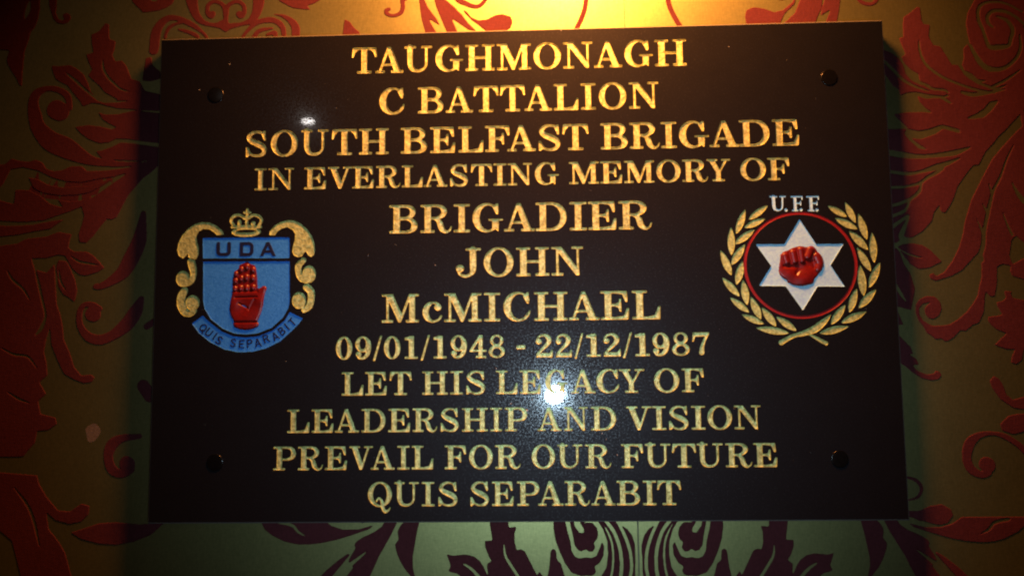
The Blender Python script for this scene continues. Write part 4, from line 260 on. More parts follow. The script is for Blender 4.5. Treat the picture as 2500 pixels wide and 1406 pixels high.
# ------------------------------------------------------------------ shape fields and contours
class Field:
    """a small raster on which shapes are united or cut, softened and contoured"""
    def __init__(s, x0, y0, x1, y1, res):
        s.x0, s.y0, s.res = x0, y0, res
        s.nx = int((x1 - x0)/res) + 2
        s.ny = int((y1 - y0)/res) + 2
        s.a = np.zeros((s.ny, s.nx), np.float32)
    def win(s, x0, y0, x1, y1):
        i0 = max(0, int((x0 - s.x0)/s.res) - 1); i1 = min(s.nx, int((x1 - s.x0)/s.res) + 3)
        j0 = max(0, int((y0 - s.y0)/s.res) - 1); j1 = min(s.ny, int((y1 - s.y0)/s.res) + 3)
        if i1 <= i0 or j1 <= j0: return None
        X = s.x0 + np.arange(i0, i1)*s.res
        Y = s.y0 + np.arange(j0, j1)*s.res
        return slice(j0, j1), slice(i0, i1), X[None, :], Y[:, None]
    def put(s, w, m, sign):
        v = s.a[w[0], w[1]]
        v[m] = 1.0 if sign > 0 else 0.0
    def poly(s, pts, sign=1):
        p = np.array(pts, float)
        w = s.win(p[:, 0].min(), p[:, 1].min(), p[:, 0].max(), p[:, 1].max())
        if w is None: return
        X, Y = w[2], w[3]
        inside = np.zeros((Y.shape[0], X.shape[1]), bool)
        for k in range(len(p)):
            xa, ya = p[k-1]; xb, yb = p[k]
            if ya == yb: continue
            c = ((ya > Y) != (yb > Y)) & (X < (xb - xa)*(Y - ya)/(yb - ya) + xa)
            inside ^= c
        s.put(w, inside, sign)
    def ell(s, cx, cy, rx, ry, sign=1):
        w = s.win(cx - rx, cy - ry, cx + rx, cy + ry)
        if w is None: return
        s.put(w, ((w[2] - cx)/rx)**2 + ((w[3] - cy)/ry)**2 <= 1, sign)
    def rect(s, x0, y0, x1, y1, sign=1):
        s.poly([(x0, y0), (x1, y0), (x1, y1), (x0, y1)], sign)
    def stroke(s, pts, sign=1, butt=False):
        p = smooth_path(np.array(pts, float))
        L = np.hypot(*(p[1:, :2] - p[:-1, :2]).T)
        for k in range(len(p) - 1):
            n = max(1, int(L[k]/(s.res*0.8)))
            for t in np.arange(n)/n:
                x, y, wd = p[k]*(1 - t) + p[k+1]*t
                r = max(wd/2, s.res*0.7)
                w = s.win(x - r, y - r, x + r, y + r)
                if w is not None:
                    s.put(w, (w[2] - x)**2 + (w[3] - y)**2 <= r*r, sign)
    def blur(s, sigma):
        k = np.arange(-int(3*sigma + 1), int(3*sigma + 1) + 1)
        g = np.exp(-k**2/(2*sigma**2)); g /= g.sum()
        for ax in (0, 1):
            out = np.zeros_like(s.a)
            for kk, gg in zip(k, g):
                out += np.float32(gg)*np.roll(s.a, kk, ax)
            s.a = out
        s.a[0, :] = s.a[-1, :] = 0
        s.a[:, 0] = s.a[:, -1] = 0
    def sample(s, x, y):
        fx = (x - s.x0)/s.res; fy = (y - s.y0)/s.res
        i = np.clip(fx.astype(int), 0, s.nx - 2); j = np.clip(fy.astype(int), 0, s.ny - 2)
        u = fx - i; v = fy - j; a = s.a
        return a[j, i]*(1-u)*(1-v) + a[j, i+1]*u*(1-v) + a[j+1, i]*(1-u)*v + a[j+1, i+1]*u*v
    def contours(s, level, eps, minlen=6):
        b = s.a >= level
        code = (b[:-1, :-1]*1 + b[:-1, 1:]*2 + b[1:, 1:]*4 + b[1:, :-1]*8)
        js, is_ = np.nonzero((code > 0) & (code < 15))
        nxt = {}
        T = {1: [(3, 0)], 2: [(0, 1)], 3: [(3, 1)], 4: [(1, 2)], 5: [(3, 0), (1, 2)], 6: [(0, 2)], 7: [(3, 2)],
             8: [(2, 3)], 9: [(2, 0)], 10: [(0, 1), (2, 3)], 11: [(2, 1)], 12: [(1, 3)], 13: [(1, 0)], 14: [(0, 3)]}
        def key(i, j, e):
            return ((0, i, j), (1, i+1, j), (0, i, j+1), (1, i, j))[e]
        for j, i in zip(js.tolist(), is_.tolist()):
            for e0, e1 in T[int(code[j, i])]:
                nxt[key(i, j, e0)] = key(i, j, e1)
        loops = []
        while nxt:
            k0, k = nxt.popitem()
            loop = [k0]
            while k != k0 and k in nxt:
                loop.append(k)
                k = nxt.pop(k)
            pts = []
            for o, i, j in loop:
                v0 = s.a[j, i]; v1 = s.a[j, i+1] if o == 0 else s.a[j+1, i]
                t = (level - v0)/(v1 - v0) if v1 != v0 else 0.5
                t = min(max(float(t), 0.02), 0.98)
                pts.append((s.x0 + (i + (t if o == 0 else 0))*s.res, s.y0 + (j + (t if o == 1 else 0))*s.res))
            if len(pts) >= minlen:
                q = rdp_loop(np.array(pts), eps)
                if len(q) >= 3:
                    loops.append(q)
        return loops

def smooth_path(p, n=6):
    if len(p) < 3: return p
    q = np.vstack([2*p[0] - p[1], p, 2*p[-1] - p[-2]])
    out = []
    for k in range(1, len(q) - 2):
        a, b, c, d_ = q[k-1:k+3]
        for t in np.arange(n)/n:
            out.append(0.5*((2*b) + (c - a)*t + (2*a - 5*b + 4*c - d_)*t*t + (3*b - a - 3*c + d_)*t**3))
    out.append(p[-1])
    return np.array(out)

def rdp(p, eps):
    keep = np.zeros(len(p), bool); keep[0] = keep[-1] = True
    st = [(0, len(p) - 1)]
    while st:
        a, b = st.pop()
        if b <= a + 1: continue
        d_ = p[b] - p[a]; L = math.hypot(*d_)
        seg = p[a+1:b] - p[a]
        dist = np.abs(seg[:, 0]*d_[1] - seg[:, 1]*d_[0])/L if L > 1e-9 else np.hypot(seg[:, 0], seg[:, 1])
        k = int(dist.argmax())
        if dist[k] > eps:
            keep[a+1+k] = True
            st += [(a, a+1+k), (a+1+k, b)]
    return p[keep]

def rdp_loop(p, eps):
    m_ = int(np.hypot(*(p - p[0]).T).argmax())
    if m_ == 0: return p[:1]
    a = rdp(p[:m_+1], eps); b = rdp(np.vstack([p[m_:], p[:1]]), eps)
    return np.vstack([a[:-1], b[:-1]])

def area(p):
    x, y = p[:, 0], p[:, 1]
    return 0.5*float(np.sum(x*np.roll(y, -1) - np.roll(x, -1)*y))

def inside(p, x, y):
    x1, y1 = p[:, 0], p[:, 1]; x0, y0 = np.roll(x1, 1), np.roll(y1, 1)
    c = ((y0 > y) != (y1 > y))
    with np.errstate(divide='ignore', invalid='ignore'):
        xi = (x1 - x0)*(y - y0)/(y1 - y0) + x0
    return bool(np.sum(c & (x < xi)) % 2)

def triangulate(loops, zs, keepfn):
    verts, edges, z = [], [], []
    for lp, zz in zip(loops, zs):
        b = len(verts)
        verts += [Vector((float(x), float(y))) for x, y in lp]
        z += [zz]*len(lp)
        edges += [(b + k, b + (k + 1) % len(lp)) for k in range(len(lp))]
    vo, eo, fo, ov, oe, of = delaunay_2d_cdt(verts, edges, [], 0, 1e-7)
    z_out = [z[o[0]] if o else None for o in ov]
    V = np.array([(q.x, q.y) for q in vo])
    F = np.array([f for f in fo if len(f) == 3])
    cen = V[F].mean(1)
    F = F[keepfn(cen[:, 0], cen[:, 1])]
    for k, zz in enumerate(z_out):          # a vertex made by crossing edges
        if zz is None:
            z_out[k] = zs[0]
    used = np.unique(F)
    re = -np.ones(len(V), int); re[used] = np.arange(len(used))
    return [(V[k, 0], V[k, 1], z_out[k]) for k in used], re[F].tolist()

def upward(verts, faces):
    out = []
    for f in faces:
        a, b, c = (verts[k] for k in f)
        s_ = (b[0]-a[0])*(c[1]-a[1]) - (b[1]-a[1])*(c[0]-a[0])
        out.append(f if s_ > 0 else f[::-1])
    return out

HOLES = []        # every loop cut into the slab's face, with its own test for «inside»

def relief(name, fld, mat, parent, z_edge, z_in, lev=0.5, lev_in=0.86, eps=0.05, xf=None, cut=False, smooth=False, minlen=6):
    """mesh of a shape: outline at z_edge, inset outline at z_in, flat between"""
    outer = fld.contours(lev, eps, minlen)
    inner = fld.contours(lev_in, eps, minlen)
    keep = lambda x, y: fld.sample(x, y) >= lev
    verts, faces = triangulate(outer + inner, [z_edge]*len(outer) + [z_in]*len(inner), keep)
    faces = upward(verts, faces)
    if xf:
        verts = [(*xf(x, y), z) for x, y, z in verts]
        outer = [np.array([xf(x, y) for x, y in lp]) for lp in outer]
    if cut:
        HOLES.append(outer)
    return mesh_obj(name, verts, faces, mat, parent, smooth)

# ------------------------------------------------------------------ the lettering: a bold slab-seriffed roman
def glyph_ops():
    R = lambda *a: ('r', a)
    P = lambda *a: ('p', a)
    E = lambda *a: ('e', a)
    S = lambda *a: ('s', a)
    n = lambda o: ('-' + o[0], o[1])
    G = {}
    st = [R(.15, 0, .37, 1)]
    ft = [R(0, 0, .52, .085)]
    tp = [R(0, .915, .52, 1)]
    G['I'] = (.58, [R(0, 0, .58, .085), R(0, .915, .58, 1), R(.18, 0, .40, 1)])
    G['H'] = (1.15, [R(0, 0, .5, .085), R(0, .915, .5, 1), R(.14, 0, .36, 1), R(.65, 0, 1.15, .085), R(.65, .915, 1.15, 1), R(.79, 0, 1.01, 1), R(.3, .45, .85, .54)])
    G['T'] = (.95, [R(.365, 0, .585, 1), R(.2, 0, .75, .085), R(.03, .915, .92, 1), P((.0, .62), (.07, .62), (.12, .79), (.24, .915), (.37, .93), (.37, 1), (.03, 1)), P((.95, .62), (.88, .62), (.83, .79), (.71, .915), (.58, .93), (.58, 1), (.92, 1))])
    G['A'] = (1.1, [P((.46, 1), (.60, 1), (.98, .05), (.73, .05), (.47, .82)), P((.46, 1), (.53, .88), (.21, .04), (.12, .04)), R(.25, .27, .8, .355), R(0, 0, .36, .085), R(.61, 0, 1.1, .085)])
    G['U'] = (1.1, [S((.225, .97, .21), (.225, .8, .21), (.225, .4, .21), (.24, .26, .2), (.31, .13, .17), (.44, .055, .11), (.6, .05, .1), (.74, .11, .09), (.85, .24, .09), (.87, .45, .1), (.87, .96, .1)), R(0, .915, .46, 1), R(.66, .915, 1.1, 1)])
    G['G'] = (1.06, [E(.47, .5, .47, .52), n(E(.53, .5, .29, .44)), n(R(.63, .3, 1.2, .72)), P((.80, 1.0), (.87, 1.0), (.87, .62), (.80, .62), (.68, .86)), R(.66, .1, .88, .43), R(.54, .385, 1.04, .465), P((.74, .12), (.87, .0), (.88, .3))])
    G['C'] = (.97, [E(.5, .5, .5, .52), n(E(.57, .5, .31, .44)), n(R(.66, .28, 1.2, .72)), P((.84, 1), (.91, 1), (.91, .6), (.84, .6), (.70, .86)), S((.93, .34, .07), (.88, .2, .08), (.76, .09, .09), (.6, .03, .09))])
    G['O'] = (1.1, [E(.55, .5, .55, .52), n(E(.55, .5, .315, .44))])
    G['Q'] = (1.1, G['O'][1] + [S((.40, .22, .08), (.48, .34, .08), (.60, .28, .1), (.66, .12, .15), (.70, -.1, .15), (.80, -.21, .13), (.95, -.16, .08), (1.02, -.04, .05))])
    G['M'] = (1.35, [R(0, .915, .36, 1), R(.165, .04, .255, .96), R(0, 0, .42, .085), P((.12, 1), (.40, 1), (.77, .2), (.67, 0), (.60, 0), (.18, .9)), P((.6, 0), (.69, 0), (1.08, 1), (.98, 1)), R(.99, 0, 1.2, 1), R(.86, 0, 1.35, .085), R(.98, .915, 1.35, 1)])
    G['N'] = (1.15, [R(.17, .04, .26, .96), R(0, 0, .43, .085), R(0, .915, .3, 1), P((.08, 1), (.37, 1), (1.0, .16), (1.0, 0), (.88, 0), (.2, .88)), R(.905, 0, .995, .96), R(.73, .915, 1.15, 1)])
    G['B'] = (1.0, st + [R(0, 0, .4, .085), R(0, .915, .4, 1), S((.3, .957, .085), (.58, .955, .09), (.76, .90, .14), (.83, .76, .2), (.76, .61, .15), (.6, .535, .085), (.35, .53, .08)), S((.35, .515, .08), (.64, .50, .09), (.82, .42, .16), (.89, .27, .22), (.82, .12, .16), (.64, .045, .09), (.3, .043, .085))])
    G['D'] = (1.1, st + [R(0, 0, .4, .085), R(0, .915, .4, 1), S((.3, .957, .085), (.58, .955, .09), (.80, .88, .15), (.95, .70, .2), (.99, .5, .22), (.95, .30, .2), (.80, .12, .15), (.58, .045, .09), (.3, .043, .085))])
    e_arm = [R(.3, .46, .62, .54), P((.5, .46), (.6, .42), (.64, .28), (.71, .28), (.71, .72), (.64, .72), (.6, .58), (.5, .54))]
    e_top = [R(0, .915, .88, 1), P((.5, .915), (.74, .88), (.84, .62), (.92, .62), (.90, 1), (.5, 1))]
    G['E'] = (.97, st + e_arm + e_top + [R(0, 0, .93, .085), P((.5, .085), (.78, .13), (.89, .4), (.97, .4), (.94, 0), (.5, 0))])
    G['F'] = (.93, st + e_arm + e_top + ft)
    G['L'] = (.97, st + tp + [R(0, 0, .93, .085), P((.5, .08), (.76, .14), (.88, .45), (.96, .45), (.94, 0), (.5, 0))])
    G['J'] = (.87, [R(.35, .915, .87, 1), S((.60, .96, .21), (.60, .8, .21), (.60, .35, .21), (.58, .18, .17), (.48, .065, .11), (.33, .02, .1), (.17, .08, .09), (.10, .2, .1)), E(.16, .30, .14, .13)])
    G['P'] = (.98, st + ft + [R(0, .915, .4, 1), S((.3, .957, .085), (.60, .955, .09), (.80, .89, .15), (.875, .71, .21), (.80, .53, .15), (.60, .46, .09), (.3, .455, .085))])
    G['R'] = (1.13, st + [R(0, 0, .5, .085), R(0, .915, .4, 1), S((.3, .957, .085), (.58, .955, .09), (.76, .89, .15), (.84, .745, .2), (.76, .6, .15), (.58, .515, .09), (.3, .51, .085)), S((.5, .49, .08), (.62, .44, .14), (.69, .32, .2), (.73, .17, .2), (.82, .06, .14), (.93, .02, .08), (1.04, .09, .06), (1.09, .22, .05))])
    G['S'] = (.84, [S((.74, .80, .06), (.64, .925, .08), (.42, .965, .085), (.23, .90, .13), (.13, .74, .17), (.25, .60, .2), (.5, .49, .23), (.70, .37, .21), (.755, .23, .17), (.66, .08, .13), (.44, .03, .085), (.22, .09, .08), (.1, .24, .06)), P((.72, 1.0), (.79, 1.0), (.80, .62), (.73, .62), (.62, .88)), P((.02, 0), (.10, 0), (.24, .12), (.09, .38), (.02, .38))])
    G['V'] = (1.1, [P((.10, .96), (.36, .96), (.64, .22), (.58, 0), (.48, 0)), P((.5, 0), (.6, 0), (.95, .96), (.85, .96)), R(0, .915, .5, 1), R(.68, .915, 1.1, 1)])
    G['Y'] = (1.1, [P((.10, .96), (.36, .96), (.64, .45), (.43, .42)), P((.56, .45), (.66, .45), (.96, .96), (.85, .96)), R(.43, 0, .64, .5), R(0, .915, .5, 1), R(.68, .915, 1.1, 1), R(.25, 0, .82, .085)])
    G['c'] = (.66, [E(.34, .35, .34, .37), n(E(.41, .35, .2, .3)), n(R(.42, .24, 1, .62)), E(.52, .52, .125, .12), S((.64, .2, .06), (.55, .08, .07), (.4, .02, .08)), S((.36, .68, .08), (.48, .66, .08), (.56, .6, .08))])
    G['0'] = (.72, [E(.36, .5, .36, .51), n(E(.36, .5, .15, .43))])
    G['1'] = (.55, [R(.17, 0, .39, 1), R(0, 0, .55, .1), P((.0, .93), (.0, .82), (.17, .82), (.39, .8), (.39, 1), (.3, 1))])
    G['2'] = (.72, [E(.14, .68, .125, .12), S((.08, .74, .09), (.13, .88, .09), (.3, .96, .1), (.47, .92, .15), (.57, .77, .2), (.52, .6, .18), (.36, .42, .14), (.2, .26, .11), (.07, .12, .1)), P((0, 0), (.72, 0), (.72, .32), (.66, .32), (.58, .17), (.3, .19), (.1, .16))])
    G['4'] = (.8, [P((.46, 1), (.0, .37), (.0, .27), (.14, .32), (.5, .84)), R(0, .27, .8, .36), R(.42, 0, .62, 1), R(.28, 0, .78, .1)])
    G['7'] = (.78, [P((.03, 1), (.78, 1), (.78, .9), (.70, .82), (.1, .82)), P((.0, .6), (.07, .6), (.14, .8), (.14, 1), (.03, 1)), S((.72, .92, .1), (.57, .66, .12), (.45, .38, .18), (.42, .12, .24))])
    G['8'] = (.76, [E(.38, .75, .31, .26), E(.38, .27, .38, .28), n(E(.38, .765, .16, .17)), n(E(.38, .25, .2, .175))])
    G['9'] = (.72, [E(.34, .66, .34, .35), S((.58, .75, .2), (.6, .5, .22), (.54, .22, .18), (.38, .06, .12), (.18, .06, .1), (.1, .16, .1)), n(E(.33, .68, .14, .25)), E(.15, .22, .13, .12)])
    G['/'] = (.5, [P((.0, -.08), (.12, -.08), (.5, 1.03), (.39, 1.03))])
    G['-'] = (.4, [R(0, .36, .4, .53)])
    # narrow white capitals of the right emblem
    G['Uw'] = (1.0, [S((.24, .96, .2), (.24, .4, .2), (.3, .16, .18), (.5, .06, .12), (.68, .12, .1), (.76, .3, .1), (.78, .96, .1)), R(0, .9, .48, 1), R(.6, .9, 1.0, 1)])
    G['Fw'] = (.8, [R(.18, 0, .38, 1), R(.05, 0, .5, .1), R(0, .9, .8, 1), R(.3, .46, .7, .56), P((.7, 1), (.8, 1), (.8, .72), (.74, .72)), P((.6, .66), (.7, .66), (.7, .36), (.62, .36))])
    # plain sans capitals of the left emblem
    k = .24
    G['sU'] = (1.0, [S((.14, .9, k), (.14, .3, k), (.24, .15, k), (.5, .12, k), (.76, .15, k), (.86, .3, k), (.86, .9, k))])
    G['sD'] = (1.0, [R(.02, 0, .26, 1), S((.14, .88, k), (.68, .88, k), (.86, .75, k), (.88, .5, k), (.86, .25, k), (.68, .12, k), (.14, .12, k))])
    G['sA'] = (1.1, [P((.44, 1), (.66, 1), (1.1, 0), (.84, 0), (.55, .72), (.26, 0), (0, 0)), R(.28, .22, .82, .42)])
    k = .17
    G['rQ'] = (.9, [E(.42, .5, .42, .5), n(E(.42, .5, .26, .34)), S((.55, .25, k), (.85, -.06, k))])
    G['rU'] = (.75, [S((.1, .92, k), (.1, .35, k), (.2, .12, k), (.38, .08, k), (.56, .12, k), (.66, .35, k), (.66, .92, k))])
    G['rI'] = (.2, [R(0, 0, .18, 1)])
    G['rS'] = (.66, [S((.6, .85, k), (.4, .93, k), (.15, .85, k), (.1, .68, k), (.3, .54, k), (.52, .4, k), (.58, .22, k), (.4, .08, k), (.2, .08, k), (.06, .2, k))])
    G['rE'] = (.66, [R(0, 0, .17, 1), R(0, 0, .66, .16), R(0, .84, .66, 1), R(0, .42, .56, .58)])
    G['rP'] = (.7, [R(0, 0, .17, 1), S((.1, .92, k), (.45, .92, k), (.62, .73, k), (.45, .52, k), (.1, .52, k))])
    G['rR'] = (.74, G['rP'][1] + [S((.4, .5, k), (.66, .06, k))])
    G['rA'] = (.84, [P((.33, 1), (.51, 1), (.84, 0), (.66, 0), (.42, .74), (.18, 0), (0, 0)), R(.2, .24, .64, .38)])
    G['rB'] = (.7, [R(0, 0, .17, 1), S((.1, .92, k), (.42, .92, k), (.55, .74, k), (.42, .54, k), (.1, .54, k)), S((.1, .5, k), (.45, .5, k), (.62, .28, k), (.45, .08, k), (.1, .08, k))])
    G['rT'] = (.7, [R(.26, 0, .44, 1), R(0, .84, .7, 1)])
    return G

GLYPHS = glyph_ops()

def run_ops(f, ops):
    for kd, a in ops:
        sg = -1 if kd[0] == '-' else 1
        kd = kd[-1]
        if kd == 'r': f.rect(*a, sign=sg)
        elif kd == 'p': f.poly(a, sg)
        elif kd == 'e': f.ell(*a, sign=sg)
        elif kd == 's': f.stroke(a, sg)

_gf = {}
def glyph_field(ch):
    if ch not in _gf:
        w, ops = GLYPHS[ch]
        f = Field(-.15, -.38, w + .15, 1.15, 1/110)
        run_ops(f, ops)
        f.blur(1.7)
        # true extent, so that the drawn letter fills its measured box
        cols = np.nonzero((f.a >= .5).any(0))[0]
        _gf[ch] = (f, f.x0 + cols[0]*f.res, f.x0 + cols[-1]*f.res)
    return _gf[ch]

# ------------------------------------------------------------------ the plaque
plaque = empty('memorial_plaque', (300, 0, WALL_Z))
tag(plaque, 'black granite memorial plaque with gold engraved lettering and two coloured emblems, on damask wallpaper', 'plaque')

DEPTH = -0.9
for text, boxes, base, height in LINES:
    for ch, (xl, xr) in zip(text, boxes):
        f, a, b = glyph_field(ch)
        sx = (xr - xl)/(b - a)
        xf = lambda x, y, xl=xl, a=a, sx=sx, base=base, height=height: (xl + (x - a)*sx, base + y*height)
        relief('letter', f, gold, plaque, 0.0, DEPTH, lev_in=0.90, eps=0.006, xf=xf, cut=True)

def shape_field(items, res=0.2, pad=2.0, sigma=1.3):
    xs, ys = [], []
    for it in items:
        if it[0] in ('e', '-e'):
            xs += [it[1] - it[3], it[1] + it[3]]; ys += [it[2] - it[4], it[2] + it[4]]
        else:
            for q in it[1]:
                wd = q[2]/2 if len(q) > 2 else 0
                xs += [q[0] - wd, q[0] + wd]; ys += [q[1] - wd, q[1] + wd]
    f = Field(min(xs) - pad, min(ys) - pad, max(xs) + pad, max(ys) + pad, res)
    for it in items:
        if it[0] == 'e': f.ell(*it[1:])
        elif it[0] == '-e': f.ell(*it[1:], sign=-1)
        elif it[0] == 's': f.stroke(it[1])
        else: f.poly(it[1])
    f.blur(sigma)
    return f

# --- left emblem: blue shield, ribbon, red open hand, gold mantling and crown
shield = relief('shield_field', shape_field(SHIELD['field']), blue, plaque, 0.0, -0.8, cut=True)
band = relief('shield_band', shape_field(SHIELD['band']), blue, plaque, 0.0, -0.8, cut=True)
ribbon = relief('motto_ribbon', shape_field(SHIELD['ribbon']), blue, plaque, 0.0, -0.8, cut=True)
for key, nm in (('leafL', 'mantling_leaf'), ('leafR', 'mantling_leaf'), ('curl1', 'mantling_scroll'), ('curl2', 'mantling_scroll'),
                ('curl3', 'mantling_scroll'), ('curl4', 'mantling_scroll'), ('crown', 'crown')):
    relief(nm, shape_field(SHIELD[key], res=0.15 if nm != 'crown' else 0.1), gilt, plaque, 0.0, -0.75, cut=True, eps=0.04)
for ch, (xl, xr, y0, y1) in zip('UDA', UDA):
    f, a, b = glyph_field('s' + ch)
    sx = (xr - xl)/(b - a)
    relief('emblem_letter', f, navy, band, -0.78, -0.15, eps=0.01,
           xf=lambda x, y, xl=xl, a=a, sx=sx, y0=y0, y1=y1: (xl + (x - a)*sx, y0 + y*(y1 - y0)))
for ch, cx, cy, ang in RIBBON:
    f, a, b = glyph_field('r' + ch)
    hh = 6.9
    ca, sa = math.cos(math.radians(ang)), math.sin(math.radians(ang))
    mid = (a + b)/2
    relief('motto_letter', f, navy, ribbon, -0.78, -0.25, eps=0.015,
           xf=lambda x, y, cx=cx, cy=cy, ca=ca, sa=sa, mid=mid: (cx + ((x - mid)*ca - (y - .5)*sa)*hh, cy + ((x - mid)*sa + (y - .5)*ca)*hh))

def carved(name, outline, mat, rim_mat, parent, zbase, height_fn, res, grow=0.0):
    """heightfield carved inside an outline"""
    f = shape_field([['p', outline]], res=res, pad=2.5, sigma=1.6)
    step = 1
    X = f.x0 + np.arange(f.nx)*f.res; Y = f.y0 + np.arange(f.ny)*f.res
    XX, YY = np.meshgrid(X, Y)
    m_ = f.a > 0.30
    soft = Field(f.x0, f.y0, f.x0 + (f.nx - 2)*f.res + 1e-6, f.y0 + (f.ny - 2)*f.res + 1e-6, f.res)
    soft.a = (f.a > .5).astype(np.float32)
    soft.nx, soft.ny = f.nx, f.ny
    soft.blur(5.0)
    edge = np.clip((soft.a - 0.38)/0.5, 0, 1)
    Zv = zbase + height_fn(XX, YY)*np.sqrt(edge)
    idx = -np.ones(m_.shape, int)
    idx[m_] = np.arange(m_.sum())
    verts = list(zip(XX[m_].tolist(), YY[m_].tolist(), Zv[m_].tolist()))
    q = m_[:-1, :-1] & m_[:-1, 1:] & m_[1:, 1:] & m_[1:, :-1]
    jj, ii = np.nonzero(q)
    faces = np.stack([idx[jj, ii], idx[jj, ii+1], idx[jj+1, ii+1], idx[jj+1, ii]], 1)
    ef = edge[jj, ii]
    mi = (ef < 0.16).astype(int)
    return mesh_obj(name, verts, faces.tolist(), None, parent, True, mats=[mat, rim_mat], mat_idx=mi.tolist())

def ridge(X, Y, pts, power=1.0):
    """height of a chain of round beads joined into a ridge"""
    h = np.zeros_like(X)
    for x, y, r in pts:
        d2 = ((X - x)**2 + (Y - y)**2)/(r*r)
        h = np.maximum(h, np.clip(1 - d2, 0, 1)**0.5*power)
    return h

def gauss(X, Y, q, k=1.0):
    return np.exp(-((X - q[0])**2 + (Y - q[1])**2)/(q[2]*q[2]*k))

def line_dist(X, Y, a_, b_):
    dx, dy = b_[0] - a_[0], b_[1] - a_[1]
    u = np.clip(((X - a_[0])*dx + (Y - a_[1])*dy)/(dx*dx + dy*dy), 0, 1)
    return np.hypot(X - a_[0] - u*dx, Y - a_[1] - u*dy)

def hand_h(X, Y):
    # three pads on each of the four fingers, then the palm with its creases, hollow and thumb mound
    h = 0.35*np.ones_like(X)
    for x, y, r in BUMPS:
        d2 = ((X - x)/(r*1.05))**2 + ((Y - y)/(r*1.35))**2
        h = np.maximum(h, 0.3 + 1.5*np.clip(1 - d2, 0, 1)**0.6)
    top = HAND_PTS['top'][1]
    p_ = 1.25*np.ones_like(X)
    p_ -= 0.9*gauss(X, Y, HAND_PTS['hollow'])
    p_ += 0.6*gauss(X, Y, HAND_PTS['heel']) + 0.5*gauss(X, Y, HAND_PTS['mount']) + 0.7*gauss(X, Y, HAND_PTS['thumb'])
    for a_, b_ in HAND_CREASES:
        p_ -= 0.65*np.exp(-(line_dist(X, Y, a_, b_)/0.75)**2)
    p_ -= 0.8*np.exp(-((Y - HAND_PTS['wrist'][1])/0.9)**2)
    s_ = np.clip((top - Y)/1.2 + 0.5, 0, 1)
    right = np.clip((X - HAND_PTS['top'][0])/0.8 + 0.5, 0, 1)
    s_ = np.maximum(s_, right)
    return h*(1 - s_) + p_*s_

def fist_h(X, Y):
    h = 0.5*np.ones_like(X)
    K = KNUCK
    for ch in (K[0:2], K[2:4], K[4:6], K[6:8], K[8:11]):
        pts = []
        for k in range(len(ch)):
            pts.append(ch[k])
            if k + 1 < len(ch):
                for t in (0.2, 0.4, 0.6, 0.8):
                    pts.append([ch[k][i]*(1-t) + ch[k+1][i]*t for i in range(3)])
        h = np.maximum(h, 0.45 + ridge(X, Y, pts, 1.7))
    m_ = 0.7 + 1.1*gauss(X, Y, K[11]) + 1.2*gauss(X, Y, K[12]) + 0.9*gauss(X, Y, K[13]) - 0.9*gauss(X, Y, FIST_HOLLOW[0]) - 0.7*gauss(X, Y, FIST_HOLLOW[1])
    for a_, b_ in FIST_CREASES:
        m_ -= 1.1*np.exp(-(line_dist(X, Y, a_, b_)/1.2)**2)
        h -= 0.25*np.exp(-(line_dist(X, Y, a_, b_)/0.85)**2)
    return np.maximum(h, m_)

carved('red_hand', HAND[1], red, navy, shield, -0.85, hand_h, 0.22)

# --- right emblem: white star, red fist, red ring, white capitals, gold laurel
fs = Field(min(p_[0] for t in STAR for p_ in t) - 3, min(p_[1] for t in STAR for p_ in t) - 3,
           max(p_[0] for t in STAR for p_ in t) + 3, max(p_[1] for t in STAR for p_ in t) + 3, 0.2)
for t in STAR:
    fs.poly(t)
fs.blur(1.2)
star = relief('white_star', fs, white, plaque, 0.0, -0.8, cut=True)
carved('red_fist', FIST[1], red, dark_red, star, -0.85, fist_h, 0.22)
cx, cy, rx, ry, rw = RING
fr = Field(cx - rx - 4, cy - ry - 4, cx + rx + 4, cy + ry + 4, 0.2)
fr.ell(cx, cy, rx + rw/2, ry + rw/2)
fr.ell(cx, cy, rx - rw/2, ry - rw/2, -1)
fr.blur(1.2)
relief('red_ring', fr, dark_red, plaque, 0.0, -0.4, cut=True)
for ch, (xl, xr, y0, y1) in zip(('Uw', 'Fw', 'Fw'), UFF):
    f, a, b = glyph_field(ch)
    sx = (xr - xl)/(b - a)
    relief('white_letter', f, white, plaque, 0.0, -0.5, lev_in=0.85, eps=0.01, cut=True,
           xf=lambda x, y, xl=xl, a=a, sx=sx, y0=y0, y1=y1: (xl + (x - a)*sx, y0 + y*(y1 - y0)))
for x, y in UFF_DOTS:
    f = Field(x - 3, y - 3, x + 3, y + 3, 0.15)
    f.ell(x, y, 1.25, 1.25); f.blur(1.0)
    relief('full_stop', f, white, plaque, 0.0, -0.4, cut=True)
for x0, y0, x1, y1, wd in LEAVES:
    ux, uy = x1 - x0, y1 - y0
    L = math.hypot(ux, uy); ux /= L; uy /= L
    f = Field(min(x0, x1) - 4, min(y0, y1) - 4, max(x0, x1) + 4, max(y0, y1) + 4, 0.15)
    pts = []
    for sgn in (1, -1):
        ts = np.linspace(0, 1, 15)
        if sgn < 0: ts = ts[::-1]
        for t in ts:
            prof = (math.sin(math.pi*t**0.92))**0.85
            pts.append((x0 + ux*L*t - uy*sgn*wd/2*prof, y0 + uy*L*t + ux*sgn*wd/2*prof))
    f.poly(pts); f.blur(1.2)
    relief('laurel_leaf', f, gilt, plaque, 0.0, -0.6, lev_in=0.88, cut=True, eps=0.05)
